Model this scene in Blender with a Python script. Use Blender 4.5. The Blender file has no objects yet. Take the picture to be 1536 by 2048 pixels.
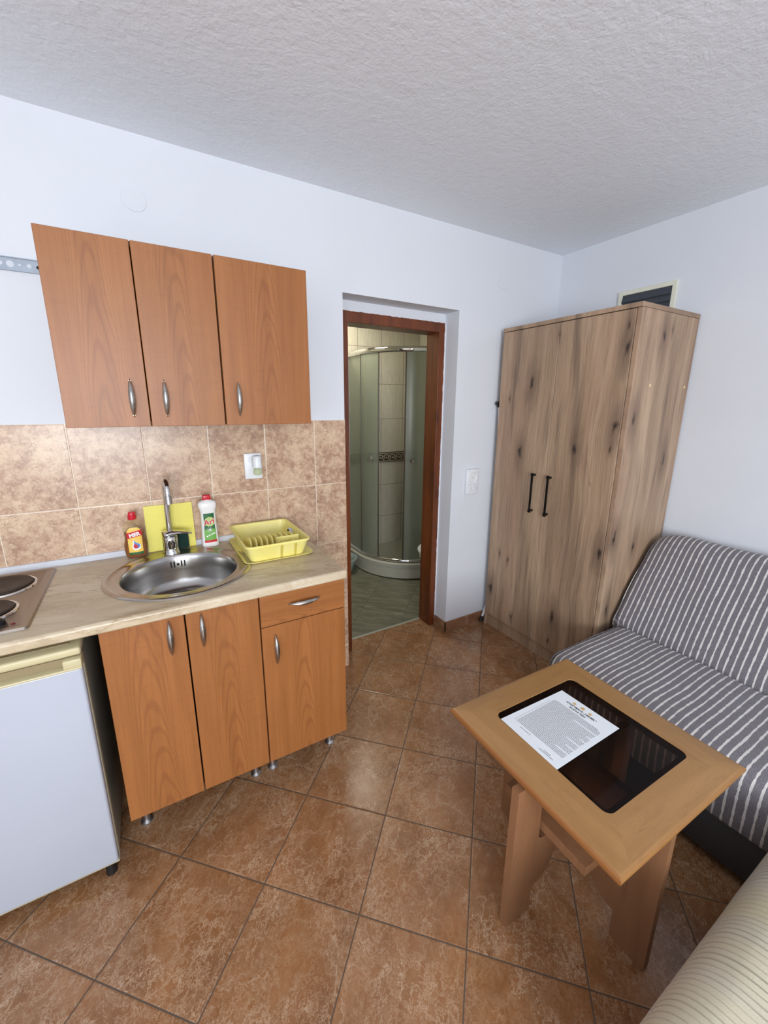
import bpy, bmesh, math, random
from mathutils import Vector, Matrix
random.seed(7)
C = bpy.context.scene.collection
PI = math.pi
scn = bpy.context.scene

# ------------------------------------------------------------------ node helper
class NT:
    def __init__(s, name):
        s.m = bpy.data.materials.new(name); s.m.use_nodes = True
        s.t = s.m.node_tree; s.t.nodes.clear()
        s.out = s.t.nodes.new('ShaderNodeOutputMaterial')
    def n(s, typ, **kw):
        x = s.t.nodes.new(typ)
        for k, v in kw.items():
            if hasattr(x, k) and k not in ('Scale',): setattr(x, k, v)
        return x
    def put(s, sock, v):
        if v is None: return
        if isinstance(v, bpy.types.NodeSocket): s.t.links.new(v, sock)
        else:
            if isinstance(v, (tuple, list)) and len(v) == 3 and sock.type == 'RGBA': v = (*v, 1)
            if isinstance(v, (int, float)) and sock.type == 'RGBA': v = (v, v, v, 1)
            sock.default_value = v
    def math(s, op, a, b=None, c=None):
        x = s.n('ShaderNodeMath'); x.operation = op
        s.put(x.inputs[0], a); s.put(x.inputs[1], b)
        if c is not None: s.put(x.inputs[2], c)
        return x.outputs[0]
    def vmath(s, op, a, b=None):
        x = s.n('ShaderNodeVectorMath'); x.operation = op
        s.put(x.inputs[0], a); s.put(x.inputs[1], b)
        return x.outputs['Value'] if op in ('LENGTH', 'DOT_PRODUCT') else x.outputs[0]
    def comb(s, x, y, z):
        n = s.n('ShaderNodeCombineXYZ'); s.put(n.inputs[0], x); s.put(n.inputs[1], y); s.put(n.inputs[2], z); return n.outputs[0]
    def sep(s, v):
        n = s.n('ShaderNodeSeparateXYZ'); s.put(n.inputs[0], v); return n.outputs[0], n.outputs[1], n.outputs[2]
    def pos(s): return s.n('ShaderNodeNewGeometry').outputs['Position']
    def obj(s): return s.n('ShaderNodeTexCoord').outputs['Object']
    def noise(s, v, scale, detail=4, rough=.55, dist=0., col=False):
        n = s.n('ShaderNodeTexNoise'); s.put(n.inputs['Vector'], v); s.put(n.inputs['Scale'], scale)
        n.inputs['Detail'].default_value = detail; n.inputs['Roughness'].default_value = rough; n.inputs['Distortion'].default_value = dist
        return n.outputs['Color' if col else 'Fac']
    def vor(s, v, scale, feature='F1', out='Distance', rnd=1., dim='3D'):
        n = s.n('ShaderNodeTexVoronoi'); n.voronoi_dimensions = dim; n.feature = feature; s.put(n.inputs['Vector'], v); s.put(n.inputs['Scale'], scale)
        n.inputs['Randomness'].default_value = rnd
        return n.outputs[out]
    def white(s, v):
        n = s.n('ShaderNodeTexWhiteNoise'); n.noise_dimensions = '3D'; s.put(n.inputs['Vector'], v); return n.outputs['Color']
    def ramp(s, f, stops, interp='LINEAR'):
        n = s.n('ShaderNodeValToRGB'); s.put(n.inputs[0], f); e = n.color_ramp.elements; n.color_ramp.interpolation = interp
        while len(e) < len(stops): e.new(.5)
        for i, (p, c) in enumerate(stops):
            e[i].position = p; e[i].color = (*c, 1) if isinstance(c, (tuple, list)) else (c, c, c, 1)
        return n.outputs[0]
    def mix(s, f, a, b, mode='MIX'):
        n = s.n('ShaderNodeMix'); n.data_type = 'RGBA'; n.blend_type = mode
        s.put(n.inputs[0], f); s.put(n.inputs[6], a); s.put(n.inputs[7], b); return n.outputs[2]
    def mr(s, v, a, b, c=0., d=1.):
        n = s.n('ShaderNodeMapRange'); s.put(n.inputs[0], v)
        for i, q in enumerate((a, b, c, d)): n.inputs[1+i].default_value = q
        return n.outputs[0]
    def bump(s, h, strength=.3, dist=.002, normal=None):
        n = s.n('ShaderNodeBump'); s.put(n.inputs['Height'], h); n.inputs['Strength'].default_value = strength
        n.inputs['Distance'].default_value = dist; s.put(n.inputs['Normal'], normal); return n.outputs[0]
    def bsdf(s, col=(.8,.8,.8), rough=.5, metal=0., normal=None, **kw):
        n = s.n('ShaderNodeBsdfPrincipled'); s.put(n.inputs['Base Color'], col); s.put(n.inputs['Roughness'], rough)
        s.put(n.inputs['Metallic'], metal); s.put(n.inputs['Normal'], normal)
        for k, v in kw.items(): s.put(n.inputs[k.replace('_', ' ')], v)
        s.t.links.new(n.outputs[0], s.out.inputs[0]); s.b = n; return s.m

def lin(r, g, b):
    f = lambda c: (c/255/12.92) if c/255 <= .04045 else ((c/255+.055)/1.055)**2.4
    return (f(r), f(g), f(b))
def plain(name, rgb, rough=.5, metal=0., var=.04, scale=30., bump=.0, **kw):
    """every small object still gets a faint procedural variation of tone"""
    k = NT(name); c = lin(*rgb); v = k.noise(k.obj(), scale, 3)
    col = k.mix(k.mr(v, .3, .7), tuple(x*(1-var) for x in c), tuple(min(1, x*(1+var)) for x in c))
    nr = k.bump(k.noise(k.obj(), scale*8, 3), bump, .001) if bump else None
    return k.bsdf(col, rough, metal, nr, **kw)

M = {}
# --- painted plaster
def plaster(name, rgb, sc=60., st=.12, d=.002, big=0.):
    k = NT(name); p = k.pos()
    v = k.noise(p, 1.7, 3); c = lin(*rgb)
    col = k.mix(k.mr(v, .3, .7), tuple(x*.96 for x in c), c)
    h = k.math('ADD', k.noise(p, sc, 5, .6), k.math('MULTIPLY', k.noise(p, sc*.35, 3), big))
    return k.bsdf(col, .75, 0, k.bump(h, st, d))
M['wall'] = plaster('white_wall_paint', (219, 223, 230), 40, .12, .002)
M['ceil'] = plaster('rough_ceiling_plaster', (238, 243, 250), 70, .6, .005, 1.0)
M['bath_ceil'] = plaster('bathroom_ceiling_paint', (220, 220, 210))

# --- floor tiles laid on the diagonal, brown marble look
def floor_mat():
    k = NT('brown_marbled_floor_tile'); S = .333; TX, TY, A = -.0457, -.7028, .788
    x, y, z = k.sep(k.pos()); ca, sa = math.cos(A), math.sin(A)
    dx = k.math('SUBTRACT', x, TX); dy = k.math('SUBTRACT', y, TY)
    u = k.math('DIVIDE', k.math('SUBTRACT', k.math('MULTIPLY', dx, ca), k.math('MULTIPLY', dy, sa)), S)
    v = k.math('DIVIDE', k.math('ADD', k.math('MULTIPLY', dx, sa), k.math('MULTIPLY', dy, ca)), S)
    fu, fv = k.math('FLOOR', u), k.math('FLOOR', v); ru, rv = k.math('FRACT', u), k.math('FRACT', v)
    e = k.math('MINIMUM', k.math('MINIMUM', ru, k.math('SUBTRACT', 1, ru)), k.math('MINIMUM', rv, k.math('SUBTRACT', 1, rv)))
    cell = k.white(k.comb(fu, fv, 0)); off = k.vmath('MULTIPLY', cell, (9, 9, 9))
    q = k.vmath('ADD', k.comb(u, k.math('MULTIPLY', v, .75), 0), off)
    wn = k.vmath('SUBTRACT', k.noise(q, 3.2, 6, .68, col=True), (.5, .5, .5))
    qw = k.vmath('ADD', q, k.vmath('MULTIPLY', wn, (.75, .75, .75)))
    n2 = k.noise(q, 3.0, 5, .65); n3 = k.noise(q, 1.8, 4, .6)
    v1 = k.math('MULTIPLY', k.mr(k.vor(qw, 3.6, 'DISTANCE_TO_EDGE'), 0, .035, 1, 0), k.mr(n2, .40, .60))
    v2 = k.math('MULTIPLY', k.mr(k.vor(qw, 9.0, 'DISTANCE_TO_EDGE'), 0, .07, 1, 0), k.mr(n3, .38, .60))
    v3 = k.math('MULTIPLY', k.mr(k.vor(qw, 19., 'DISTANCE_TO_EDGE'), 0, .13, 1, 0), k.mr(n2, .42, .66))
    cloud = k.mr(k.noise(qw, 6.5, 8, .78), .44, .74)
    base = k.ramp(k.noise(q, 2.0, 6, .65), [(.3, lin(116, 76, 45)), (.5, lin(135, 91, 55)), (.7, lin(151, 105, 67))])
    c = k.mix(k.math('MULTIPLY', cloud, .5), base, lin(176, 142, 110))
    c = k.mix(k.math('MULTIPLY', v3, .40), c, lin(190, 160, 130))
    c = k.mix(k.math('MULTIPLY', v2, .62), c, lin(196, 166, 136))
    c = k.mix(k.math('MULTIPLY', v1, .62), c, lin(204, 178, 150))
    g = k.mr(e, .0045, .0075, 1, 0)
    c = k.mix(g, c, lin(86, 72, 60))
    h = k.math('SUBTRACT', k.mr(e, .003, .016, 0, 1), k.math('MULTIPLY', k.noise(qw, 12, 4), .03))
    r = k.mix(g, k.mr(n2, .3, .7, .21, .28), .8)
    return k.bsdf(c, r, 0, k.bump(h, .5, .0015))
M['floor'] = floor_mat()

def bathfloor_mat():
    k = NT('grey_green_bathroom_floor_tile'); x, y, z = k.sep(k.pos())
    P = .471
    u = k.math('DIVIDE', k.math('SUBTRACT', k.math('SUBTRACT', x, y), .775), P)
    v = k.math('DIVIDE', k.math('SUBTRACT', k.math('ADD', x, y), 2.0), P)
    fu, fv = k.math('FLOOR', u), k.math('FLOOR', v); ru, rv = k.math('FRACT', u), k.math('FRACT', v)
    e = k.math('MINIMUM', k.math('MINIMUM', ru, k.math('SUBTRACT', 1, ru)), k.math('MINIMUM', rv, k.math('SUBTRACT', 1, rv)))
    off = k.vmath('MULTIPLY', k.white(k.comb(fu, fv, 0)), (9, 9, 9))
    q = k.vmath('ADD', k.comb(k.math('MULTIPLY', u, 1.2), k.math('MULTIPLY', v, 7.), 0), off)
    c = k.ramp(k.noise(q, 1.6, 6, .6, .6), [(.3, lin(92, 92, 76)), (.55, lin(120, 119, 101)), (.75, lin(146, 144, 124))])
    c = k.mix(k.mr(e, .004, .008, 1, 0), c, lin(92, 90, 74))
    return k.bsdf(c, .35, 0, k.bump(k.mr(e, .003, .015), .4, .001))
M['bathfloor'] = bathfloor_mat()

def splash_mat(name, gx, gw, zt, h, axis='x', base=True):
    k = NT(name); x, y, z = k.sep(k.pos()); a = x if axis == 'x' else y
    u = k.math('DIVIDE', k.math('SUBTRACT', a, gx), gw); v = k.math('DIVIDE', k.math('SUBTRACT', zt, z), h)
    ru, rv = k.math('FRACT', u), k.math('FRACT', v)
    eu = k.math('MULTIPLY', k.math('MINIMUM', ru, k.math('SUBTRACT', 1, ru)), gw)
    ev = k.math('MULTIPLY', k.math('MINIMUM', rv, k.math('SUBTRACT', 1, rv)), h)
    e = k.math('MINIMUM', eu, ev)
    off = k.vmath('MULTIPLY', k.white(k.comb(k.math('FLOOR', u), k.math('FLOOR', v), 0)), (7, 7, 7))
    return k, off, e, x, y, z
def kitchen_tile():
    k, off, e, x, y, z = splash_mat('mottled_beige_wall_tile', -.2449, .2554, 1.483, .3356)
    q = k.vmath('ADD', k.comb(x, y, z), off)
    qw = k.vmath('ADD', q, k.vmath('MULTIPLY', k.vmath('SUBTRACT', k.noise(q, 24, 3, .6, col=True), (.5,.5,.5)), (.05,.05,.05)))
    big = k.noise(q, 7, 6, .7)
    c = k.ramp(big, [(.34, lin(160, 126, 104)), (.48, lin(186, 153, 128)), (.62, lin(208, 180, 151))])
    n1 = k.noise(qw, 34, 7, .8)
    c = k.mix(k.mr(n1, .47, .60, 0, .62), c, lin(222, 198, 168)); c = k.mix(k.mr(n1, .36, .47, .5, 0), c, lin(152, 112, 90))
    ln = k.math('MULTIPLY', k.mr(k.vor(qw, 62, 'DISTANCE_TO_EDGE'), 0, .10, 1, 0), k.mr(k.noise(q, 26, 4), .44, .6, 0, .6))
    c = k.mix(ln, c, lin(132, 92, 72))
    c = k.mix(k.mr(k.noise(q, 130, 4, .7), .60, .70, 0, .5), c, lin(134, 94, 76))
    g = k.mr(e, .0011, .0019, 1, 0)
    c = k.mix(g, c, lin(222, 208, 190))
    return k.bsdf(c, .28, 0, k.bump(k.math('ADD', k.mr(e, .001, .004), k.math('MULTIPLY', k.noise(q, 60, 3), .1)), .5, .0012))
M['splash'] = kitchen_tile()
def bath_tile(name, gx, axis):
    k, off, e, x, y, z = splash_mat(name, gx, .2555, 2.094, .335, axis)
    s = k.vmath('ADD', k.vmath('MULTIPLY', k.comb(x, y, z), (130, 130, 9)), off)
    c = k.ramp(k.noise(s, 1.2, 6, .65, .3), [(.3, lin(176, 169, 152)), (.55, lin(194, 188, 170)), (.75, lin(208, 203, 186))])
    c = k.mix(k.mr(e, .0012, .0022, 1, 0), c, lin(92, 84, 72))
    return k.bsdf(c, .35, 0, k.bump(k.mr(e, .001, .004), .4, .001))
M['bath_n'] = bath_tile('streaky_grey_bathroom_tile', 1.849, 'x'); M['bath_e'] = bath_tile('streaky_grey_bathroom_tile_side', 1.59, 'y')
def skirting_tile():
    k = NT('brown_skirting_tile'); p = k.pos(); x, y, z = k.sep(p)
    c = k.ramp(k.noise(p, 14, 6, .7), [(.35, lin(128, 88, 62)), (.6, lin(158, 118, 90)), (.75, lin(190, 156, 126))])
    u = k.math('FRACT', k.math('DIVIDE', k.math('SUBTRACT', k.math('ADD', x, y), 1.9), .333))
    e = k.math('MINIMUM', u, k.math('SUBTRACT', 1, u))
    return k.bsdf(k.mix(k.mr(e, .005, .01, 1, 0), c, lin(176, 150, 126)), .35)
M['skirt'] = skirting_tile()

# --- cherry coloured laminate, grain along local z
def cherry(name, rot=False, a=(140, 86, 42), b=(161, 103, 55), d=(112, 63, 30)):
    k = NT(name); o = k.obj(); x, y, z = k.sep(o)
    if rot: x, z = z, x
    rnd = k.n('ShaderNodeObjectInfo').outputs['Random']; r5 = k.math('MULTIPLY', rnd, 13.)
    # cathedral figure: rings of a long stretched distance field
    w = k.noise(k.comb(k.math('MULTIPLY', x, 6), r5, k.math('MULTIPLY', z, 1.6)), 1., 3, .5)
    cx = k.math('ADD', k.math('MULTIPLY', x, 13.), k.math('MULTIPLY', k.math('SUBTRACT', w, .5), 1.3))
    par = k.math('ADD', k.math('MULTIPLY', k.math('MULTIPLY', cx, cx), 1.0), k.math('MULTIPLY', z, 1.25))
    ring = k.math('SINE', k.math('MULTIPLY', k.math('ADD', par, k.math('MULTIPLY', w, .7)), 40.))
    ring = k.math('MULTIPLY', ring, k.mr(k.math('ABSOLUTE', cx), .5, 1.3, 1, .15))
    fine = k.noise(k.comb(k.math('MULTIPLY', x, 190), r5, k.math('MULTIPLY', z, 5)), 1., 4, .6)
    med = k.noise(k.comb(k.math('MULTIPLY', x, 26), r5, k.math('MULTIPLY', z, 1.1)), 1., 4, .6)
    flame = k.noise(k.comb(k.math('MULTIPLY', x, 14), r5, k.math('MULTIPLY', z, 90)), 1., 3, .6)
    c = k.mix(k.mr(med, .3, .7), lin(*a), lin(*b))
    c = k.mix(k.math('MULTIPLY', k.mr(ring, .25, 1.), .36), c, lin(*d))
    c = k.mix(k.mr(fine, .52, .72, 0, .30), c, lin(*d))
    c = k.mix(k.mr(flame, .55, .75, 0, .16), c, lin(*d))
    return k.bsdf(c, .42, 0, k.bump(fine, .06, .0005))
M['cherry'] = cherry('cherry_laminate'); M['cherry_h'] = cherry('cherry_laminate_crosswise', True)
M['cherry_dk'] = plain('cabinet_carcass_brown', (96, 58, 34), .6)
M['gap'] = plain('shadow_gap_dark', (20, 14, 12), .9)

# --- rustic oak decor, grain along z, dark knots and cracks
def oak(name, axis='y'):
    k = NT(name); p = k.pos(); x, y, z = k.sep(p)
    a = y if axis == 'y' else x; b = x if axis == 'y' else y
    # knots first: they also push the grain aside
    jit = k.vmath('MULTIPLY', k.vmath('SUBTRACT', k.noise(k.comb(k.math('MULTIPLY', a, 26), b, k.math('MULTIPLY', z, 11)), 1., 3, .6, col=True), (.5,.5,.5)), (.22,.22,.0))
    wob = k.math('MULTIPLY', k.math('SUBTRACT', k.noise(k.comb(k.math('MULTIPLY', a, 3.), b, k.math('MULTIPLY', z, 1.3)), 1., 3, .5), .5), .10)
    aw = k.math('ADD', a, wob)
    def knots(fa, fz, th, o):
        q = k.vmath('ADD', k.comb(k.math('ADD', k.math('MULTIPLY', aw, fa), o), k.math('MULTIPLY', z, fz), 0.), jit)
        d = k.vor(q, 1.0, 'F1', rnd=.9, dim='2D'); pick = k.math('GREATER_THAN', k.sep(k.vor(q, 1.0, 'F1', 'Color', rnd=.9, dim='2D'))[0], th)
        return d, pick
    d1, p1 = knots(5.6, 1.9, .58, 1.3 if axis == 'y' else 4.1); d2, p2 = knots(13., 4.2, .93, 5.7)
    def st(fa, fz, sc=1., det=5, ro=.6, off=0.):
        return k.noise(k.comb(k.math('ADD', k.math('MULTIPLY', aw, fa), off), k.math('MULTIPLY', b, 1.), k.math('MULTIPLY', z, fz)), sc, det, ro)
    c = k.ramp(st(9, .6), [(.34, lin(146, 121, 98)), (.5, lin(170, 143, 117)), (.66, lin(190, 163, 135))])
    c = k.mix(k.mr(st(5, .5, off=7.), .5, .66, 0, .4), c, lin(176, 136, 112))
    c = k.mix(k.mr(st(170, 3.), .46, .70, 0, .6), c, lin(116, 90, 70))
    c = k.mix(k.mr(st(300, 8, off=3.), .55, .8, 0, .4), c, lin(212, 188, 160))
    # long smoky streaks, blue-grey brown
    c = k.mix(k.mr(st(15, .9, off=21., det=4), .55, .72, 0, .75), c, lin(100, 82, 71))
    c = k.mix(k.mr(st(30, 1.4, off=57., det=4), .60, .74, 0, .6), c, lin(84, 68, 60))
    c = k.mix(k.math('MULTIPLY', k.mr(d1, .04, .34, .62, 0), p1), c, lin(92, 72, 60))
    c = k.mix(k.math('MULTIPLY', k.mr(d1, .02, .075, .92, 0), p1), c, lin(42, 32, 28))
    c = k.mix(k.math('MULTIPLY', k.mr(d2, .04, .26, .5, 0), p2), c, lin(96, 72, 58))
    c = k.mix(k.math('MULTIPLY', k.mr(d2, .03, .09, .8, 0), p2), c, lin(50, 38, 32))
    d3 = k.vor(k.comb(k.math('MULTIPLY', aw, 26), k.math('MULTIPLY', z, 1.5), 0.), 1., 'DISTANCE_TO_EDGE', dim='2D')
    crack = k.math('MULTIPLY', k.mr(d3, 0, .025, 1, 0), k.mr(st(6, 1.6, off=40.), .56, .64))
    c = k.mix(k.math('MULTIPLY', crack, .6), c, lin(64, 48, 40))
    return k.bsdf(c, .5, 0, k.bump(st(150, 4), .12, .0008))
M['oak_f'] = oak('rustic_oak_front', 'y'); M['oak_s'] = oak('rustic_oak_side', 'x')

# --- beech of the coffee table
def beech(name, ax=0, a=(150, 110, 64), b=(167, 126, 78), d=(126, 86, 48)):
    k = NT(name); x, y, z = k.sep(k.obj()); g = (x, y, z)[ax]; o = [v for i, v in enumerate((x, y, z)) if i != ax]
    q = lambda f, l: k.comb(k.math('MULTIPLY', g, l), k.math('MULTIPLY', o[0], f), k.math('MULTIPLY', o[1], f))
    c = k.mix(k.mr(k.noise(q(14, 1.5), 1., 4, .6, .6), .3, .7), lin(*a), lin(*b))
    c = k.mix(k.mr(k.noise(q(40, 5), 1., 5, .65, .8), .55, .75, 0, .45), c, lin(*d))
    c = k.mix(k.mr(k.noise(q(400, 30), 1., 3), .55, .75, 0, .3), c, lin(*d))
    return k.bsdf(c, .38, 0, k.bump(k.noise(q(300, 20), 1., 3), .06, .0005))
M['beech_x'] = beech('beech_grain_across', 0); M['beech_y'] = beech('beech_grain_along', 1)
M['beech_z'] = beech('beech_upright_shaded', 2, (126, 88, 60), (142, 102, 72), (104, 68, 44))  # legs, bars and rebate: shade under the table top put into the colour
M['beech_e'] = beech('beech_edge', 1, (144, 94, 50), (158, 108, 62), (120, 76, 40)); M['beech_e2'] = beech('beech_edge_across', 0, (146, 102, 54), (160, 116, 66), (122, 84, 44))

def jamb_mat():
    k = NT('red_brown_varnished_pine'); x, y, z = k.sep(k.pos())
    q = lambda f, l: k.comb(k.math('MULTIPLY', x, f), k.math('MULTIPLY', y, f), k.math('MULTIPLY', z, l))
    c = k.mix(k.mr(k.noise(q(18, 2), 1., 5, .6, .5), .3, .7), lin(80, 37, 14), lin(122, 63, 27))
    c = k.mix(k.mr(k.noise(q(120, 5), 1., 4), .5, .75, 0, .5), c, lin(56, 22, 10))
    d = k.vor(q(9, 3.1), 1.); c = k.mix(k.mr(d, .06, .2, .6, 0), c, lin(58, 22, 10))
    return k.bsdf(c, .3, 0, None)
M['jamb'] = jamb_mat()

# --- marble look worktop
def worktop_mat():
    k = NT('cream_marble_worktop'); p = k.pos(); x, y, z = k.sep(p)
    q = k.comb(k.math('ADD', k.math('MULTIPLY', x, 2.2), k.math('MULTIPLY', y, -1.4)), k.math('ADD', k.math('MULTIPLY', y, 7), k.math('MULTIPLY', x, 2.)), k.math('MULTIPLY', z, 5))
    qw = k.vmath('ADD', q, k.vmath('MULTIPLY', k.noise(q, 1.4, 5, .6, col=True), (1.3, 1.3, 1.3)))
    c = k.ramp(k.noise(qw, 1.2, 6, .6), [(.3, lin(160, 141, 116)), (.46, lin(188, 171, 143)), (.64, lin(208, 195, 171))])
    c = k.mix(k.mr(k.noise(q, 9, 6, .7), .5, .8, 0, .3), c, lin(214, 202, 182))
    v = k.math('MULTIPLY', k.mr(k.vor(qw, 1.3, 'DISTANCE_TO_EDGE'), 0, .035, 1, 0), k.mr(k.noise(q, .9, 3), .45, .65))
    c = k.mix(k.math('MULTIPLY', v, .7), c, lin(140, 106, 76))
    w = k.math('MULTIPLY', k.mr(k.vor(qw, 2.3, 'DISTANCE_TO_EDGE'), 0, .03, 1, 0), k.mr(k.noise(q, 1.7, 3), .5, .65))
    c = k.mix(k.math('MULTIPLY', w, .7), c, lin(226, 218, 204))
    return k.bsdf(c, .28)
M['worktop'] = worktop_mat()

# --- metals
def steel(name, rgb, rough, dirv=None, amt=.08):
    k = NT(name); o = k.obj(); c = lin(*rgb)
    n = k.noise(k.vmath('MULTIPLY', o, dirv or (20, 400, 20)), 1., 3)
    return k.bsdf(k.mix(k.mr(n, .3, .7), tuple(v*.9 for v in c), c), k.mr(n, .2, .8, rough, rough+amt), 1.)
M['steel'] = steel('brushed_stainless_steel', (186, 180, 172), .2)
M['steel_dull'] = steel('dull_hob_steel', (168, 158, 148), .3, (300, 10, 10))
M['bowl'] = steel('satin_sink_bowl_steel', (186, 184, 182), .22, (4, 4, 60), .03)
M['chrome'] = plain('chrome', (215, 215, 215), .07, 1., .02)
M['alu'] = steel('satin_aluminium', (196, 196, 198), .32, (60, 60, 60))
def handle_mat():
    k = NT('perforated_satin_handle'); o = k.obj(); x, y, z = k.sep(o)
    q = k.vmath('MULTIPLY', o, (300, 0, 300))
    fx = k.math('SUBTRACT', k.math('FRACT', k.math('MULTIPLY', x, 290)), .5); fz = k.math('SUBTRACT', k.math('FRACT', k.math('MULTIPLY', z, 290)), .5)
    r = k.math('SQRT', k.math('ADD', k.math('MULTIPLY', fx, fx), k.math('MULTIPLY', fz, fz)))
    dot = k.math('MULTIPLY', k.math('LESS_THAN', r, .27), k.math('MULTIPLY', k.math('LESS_THAN', k.math('ABSOLUTE', x), .026), k.math('LESS_THAN', k.math('ABSOLUTE', z), .026)))
    return k.bsdf(k.mix(dot, lin(190, 186, 180), (.02, .02, .02)), .28, k.math('SUBTRACT', 1, dot))
M['handle'] = handle_mat()
M['black'] = plain('black_plastic', (22, 22, 24), .4); M['black_metal'] = plain('matt_black_metal', (24, 22, 22), .45, .6)
M['plate'] = plain('cast_iron_hotplate', (62, 52, 46), .5, .5, .1, 60)
M['white_pl'] = plain('white_plastic', (226, 229, 233), .35); M['white_en'] = plain('white_enamel', (174, 180, 192), .3, 0, .015, 3)
M['cream_pl'] = plain('yellowed_cream_plastic', (194, 184, 146), .4, 0, .05, 4); M['cream_dk'] = plain('cream_plastic_shaded', (140, 124, 92), .6)  # cream_dk: same cream plastic, shade of handle recess and top put into its colour
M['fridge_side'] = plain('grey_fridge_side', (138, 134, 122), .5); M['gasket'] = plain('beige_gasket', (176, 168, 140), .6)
M['red'] = plain('red_plastic_cap', (196, 26, 44), .3); M['white_btl'] = plain('white_bottle_plastic', (228, 226, 224), .28, 0, .01)
M['yellow_board'] = plain('yellow_board_plastic', (222, 210, 84), .45, 0, .05, 12); M['green_pad'] = plain('dark_green_scourer', (14, 46, 38), .95, 0, .3, 200, .6)
k_ = NT('translucent_yellow_plastic'); M['yellow_rack'] = k_.bsdf(k_.mix(k_.mr(k_.noise(k_.obj(), 9, 2), .3, .7), lin(236, 222, 128), lin(244, 232, 150)), .38, 0, None, Subsurface_Weight=.25, Subsurface_Radius=(.02, .016, .004), Subsurface_Scale=1.)
M['paper'] = plain('white_paper', (226, 232, 238), .6, 0, .01); M['ink'] = plain('black_ink', (30, 32, 36), .7); M['ink2'] = plain('grey_small_print', (76, 80, 86), .7)
M['gold'] = plain('gold_star_ink', (206, 168, 96), .6); M['porcelain'] = plain('white_porcelain', (224, 224, 220), .12, 0, .01)
M['tray'] = plain('shower_tray_acrylic', (182, 180, 166), .25, 0, .02); M['tub'] = plain('pale_grey_plastic_tub', (150, 166, 164), .4)
M['vent_frame'] = plain('cream_vent_frame', (222, 222, 204), .5); M['vent_dark'] = plain('charcoal_louvre', (62, 66, 74), .5)
M['galv'] = plain('galvanised_rail', (146, 156, 168), .45, .3, .08, 40); M['hole'] = plain('dark_hole', (40, 42, 46), .9)
M['strip'] = plain('white_sealing_strip', (206, 209, 216), .3); M['thresh'] = plain('grey_threshold_strip', (160, 164, 152), .4)
M['cover'] = M['wall']; M['key_dark'] = plain('dark_border_tile', (70, 58, 44), .35); M['key_light'] = plain('pale_greek_key', (190, 182, 160), .35)
M['lbl_yellow'] = plain('yellow_label', (232, 190, 84), .4); M['lbl_red'] = plain('red_label', (196, 34, 48), .4); M['lbl_white'] = plain('white_label_print', (244, 244, 244), .4)
M['lbl_green'] = plain('green_label', (24, 92, 48), .4); M['lbl_lgreen'] = plain('light_green_label', (110, 168, 80), .4); M['lbl_blue'] = plain('blue_label_drop', (84, 138, 196), .4); M['lbl_pale'] = plain('pale_green_label', (176, 196, 120), .4)
M['red_lamp'] = plain('red_indicator_lamp', (120, 20, 40), .2)
M['plug'] = plain('cream_screw_cover', (222, 204, 160), .5)

def glassy(name, rgb, rough=0., transp=.6, spec=.5, tint=None):
    """thin coloured glass: part clear, part reflective/coloured body"""
    k = NT(name); tr = k.n('ShaderNodeBsdfTransparent'); tr.inputs[0].default_value = (*(tint or lin(*rgb)), 1)
    b = k.n('ShaderNodeBsdfPrincipled'); k.put(b.inputs['Base Color'], lin(*rgb)); b.inputs['Roughness'].default_value = rough
    v = k.noise(k.obj(), 6, 2); mx = k.n('ShaderNodeMixShader')
    k.put(mx.inputs[0], k.mr(v, .3, .7, 1-transp-.01, 1-transp+.01)); k.t.links.new(tr.outputs[0], mx.inputs[1]); k.t.links.new(b.outputs[0], mx.inputs[2])
    k.t.links.new(mx.outputs[0], k.out.inputs[0]); return k.m
M['frost'] = glassy('frosted_green_glass', (142, 148, 133), .22, .38, tint=(.50, .55, .46))
M['smoke'] = glassy('smoked_brown_glass', (26, 22, 22), .03, .78, tint=(.46, .38, .34))
M['clear'] = glassy('clear_plastic', (206, 196, 170), .08, .93, tint=(.95, .93, .86))
M['liquid'] = glassy('amber_washing_up_liquid', (132, 66, 10), .12, .12, tint=(.5, .22, .03))
M['vial'] = glassy('clear_glass_vial', (214, 222, 190), .04, .55, tint=(.85, .9, .75))

# --- fabrics
def stripe_fabric():
    k = NT('grey_throw_with_white_stripes'); x, y, z = k.sep(k.pos())
    arc = k.math('SUBTRACT', x, z)
    wob = k.math('MULTIPLY', k.math('SUBTRACT', k.noise(k.comb(k.math('MULTIPLY', x, 6), k.math('MULTIPLY', y, 3), k.math('MULTIPLY', z, 6)), 1., 2), .5), .008)
    u = k.math('DIVIDE', k.math('ADD', k.math('ADD', y, wob), .9805), .0268)
    d = k.math('ABSOLUTE', k.math('SUBTRACT', k.math('FRACT', u), .5))
    idv = k.math('FLOOR', u)
    wn = k.noise(k.comb(k.math('MULTIPLY', x, 42), k.math('MULTIPLY', idv, 7.3), k.math('MULTIPLY', z, 42)), 1., 2)
    w = k.mr(wn, .32, .68, .075, .165)
    f = k.math('LESS_THAN', d, w)
    h = k.noise(k.pos(), 420, 3, .8); h2 = k.noise(k.comb(k.math('MULTIPLY', x, 200), k.math('MULTIPLY', y, 900), k.math('MULTIPLY', z, 200)), 1., 2)
    g = k.mix(k.mr(h, .35, .65), lin(80, 78, 85), lin(132, 128, 134)); g = k.mix(k.mr(h2, .5, .75, 0, .35), g, lin(156, 150, 150))
    wh = k.mix(k.mr(h, .35, .65), lin(196, 192, 190), lin(226, 223, 220))
    nb = k.math('ADD', h, k.math('MULTIPLY', k.noise(k.comb(k.math('MULTIPLY', x, 9), k.math('MULTIPLY', y, 14), k.math('MULTIPLY', z, 9)), 1., 3), 6.))
    return k.bsdf(k.mix(f, g, wh), .95, 0, k.bump(nb, .35, .0016), Sheen_Weight=.15)
M['stripe'] = stripe_fabric()
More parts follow.
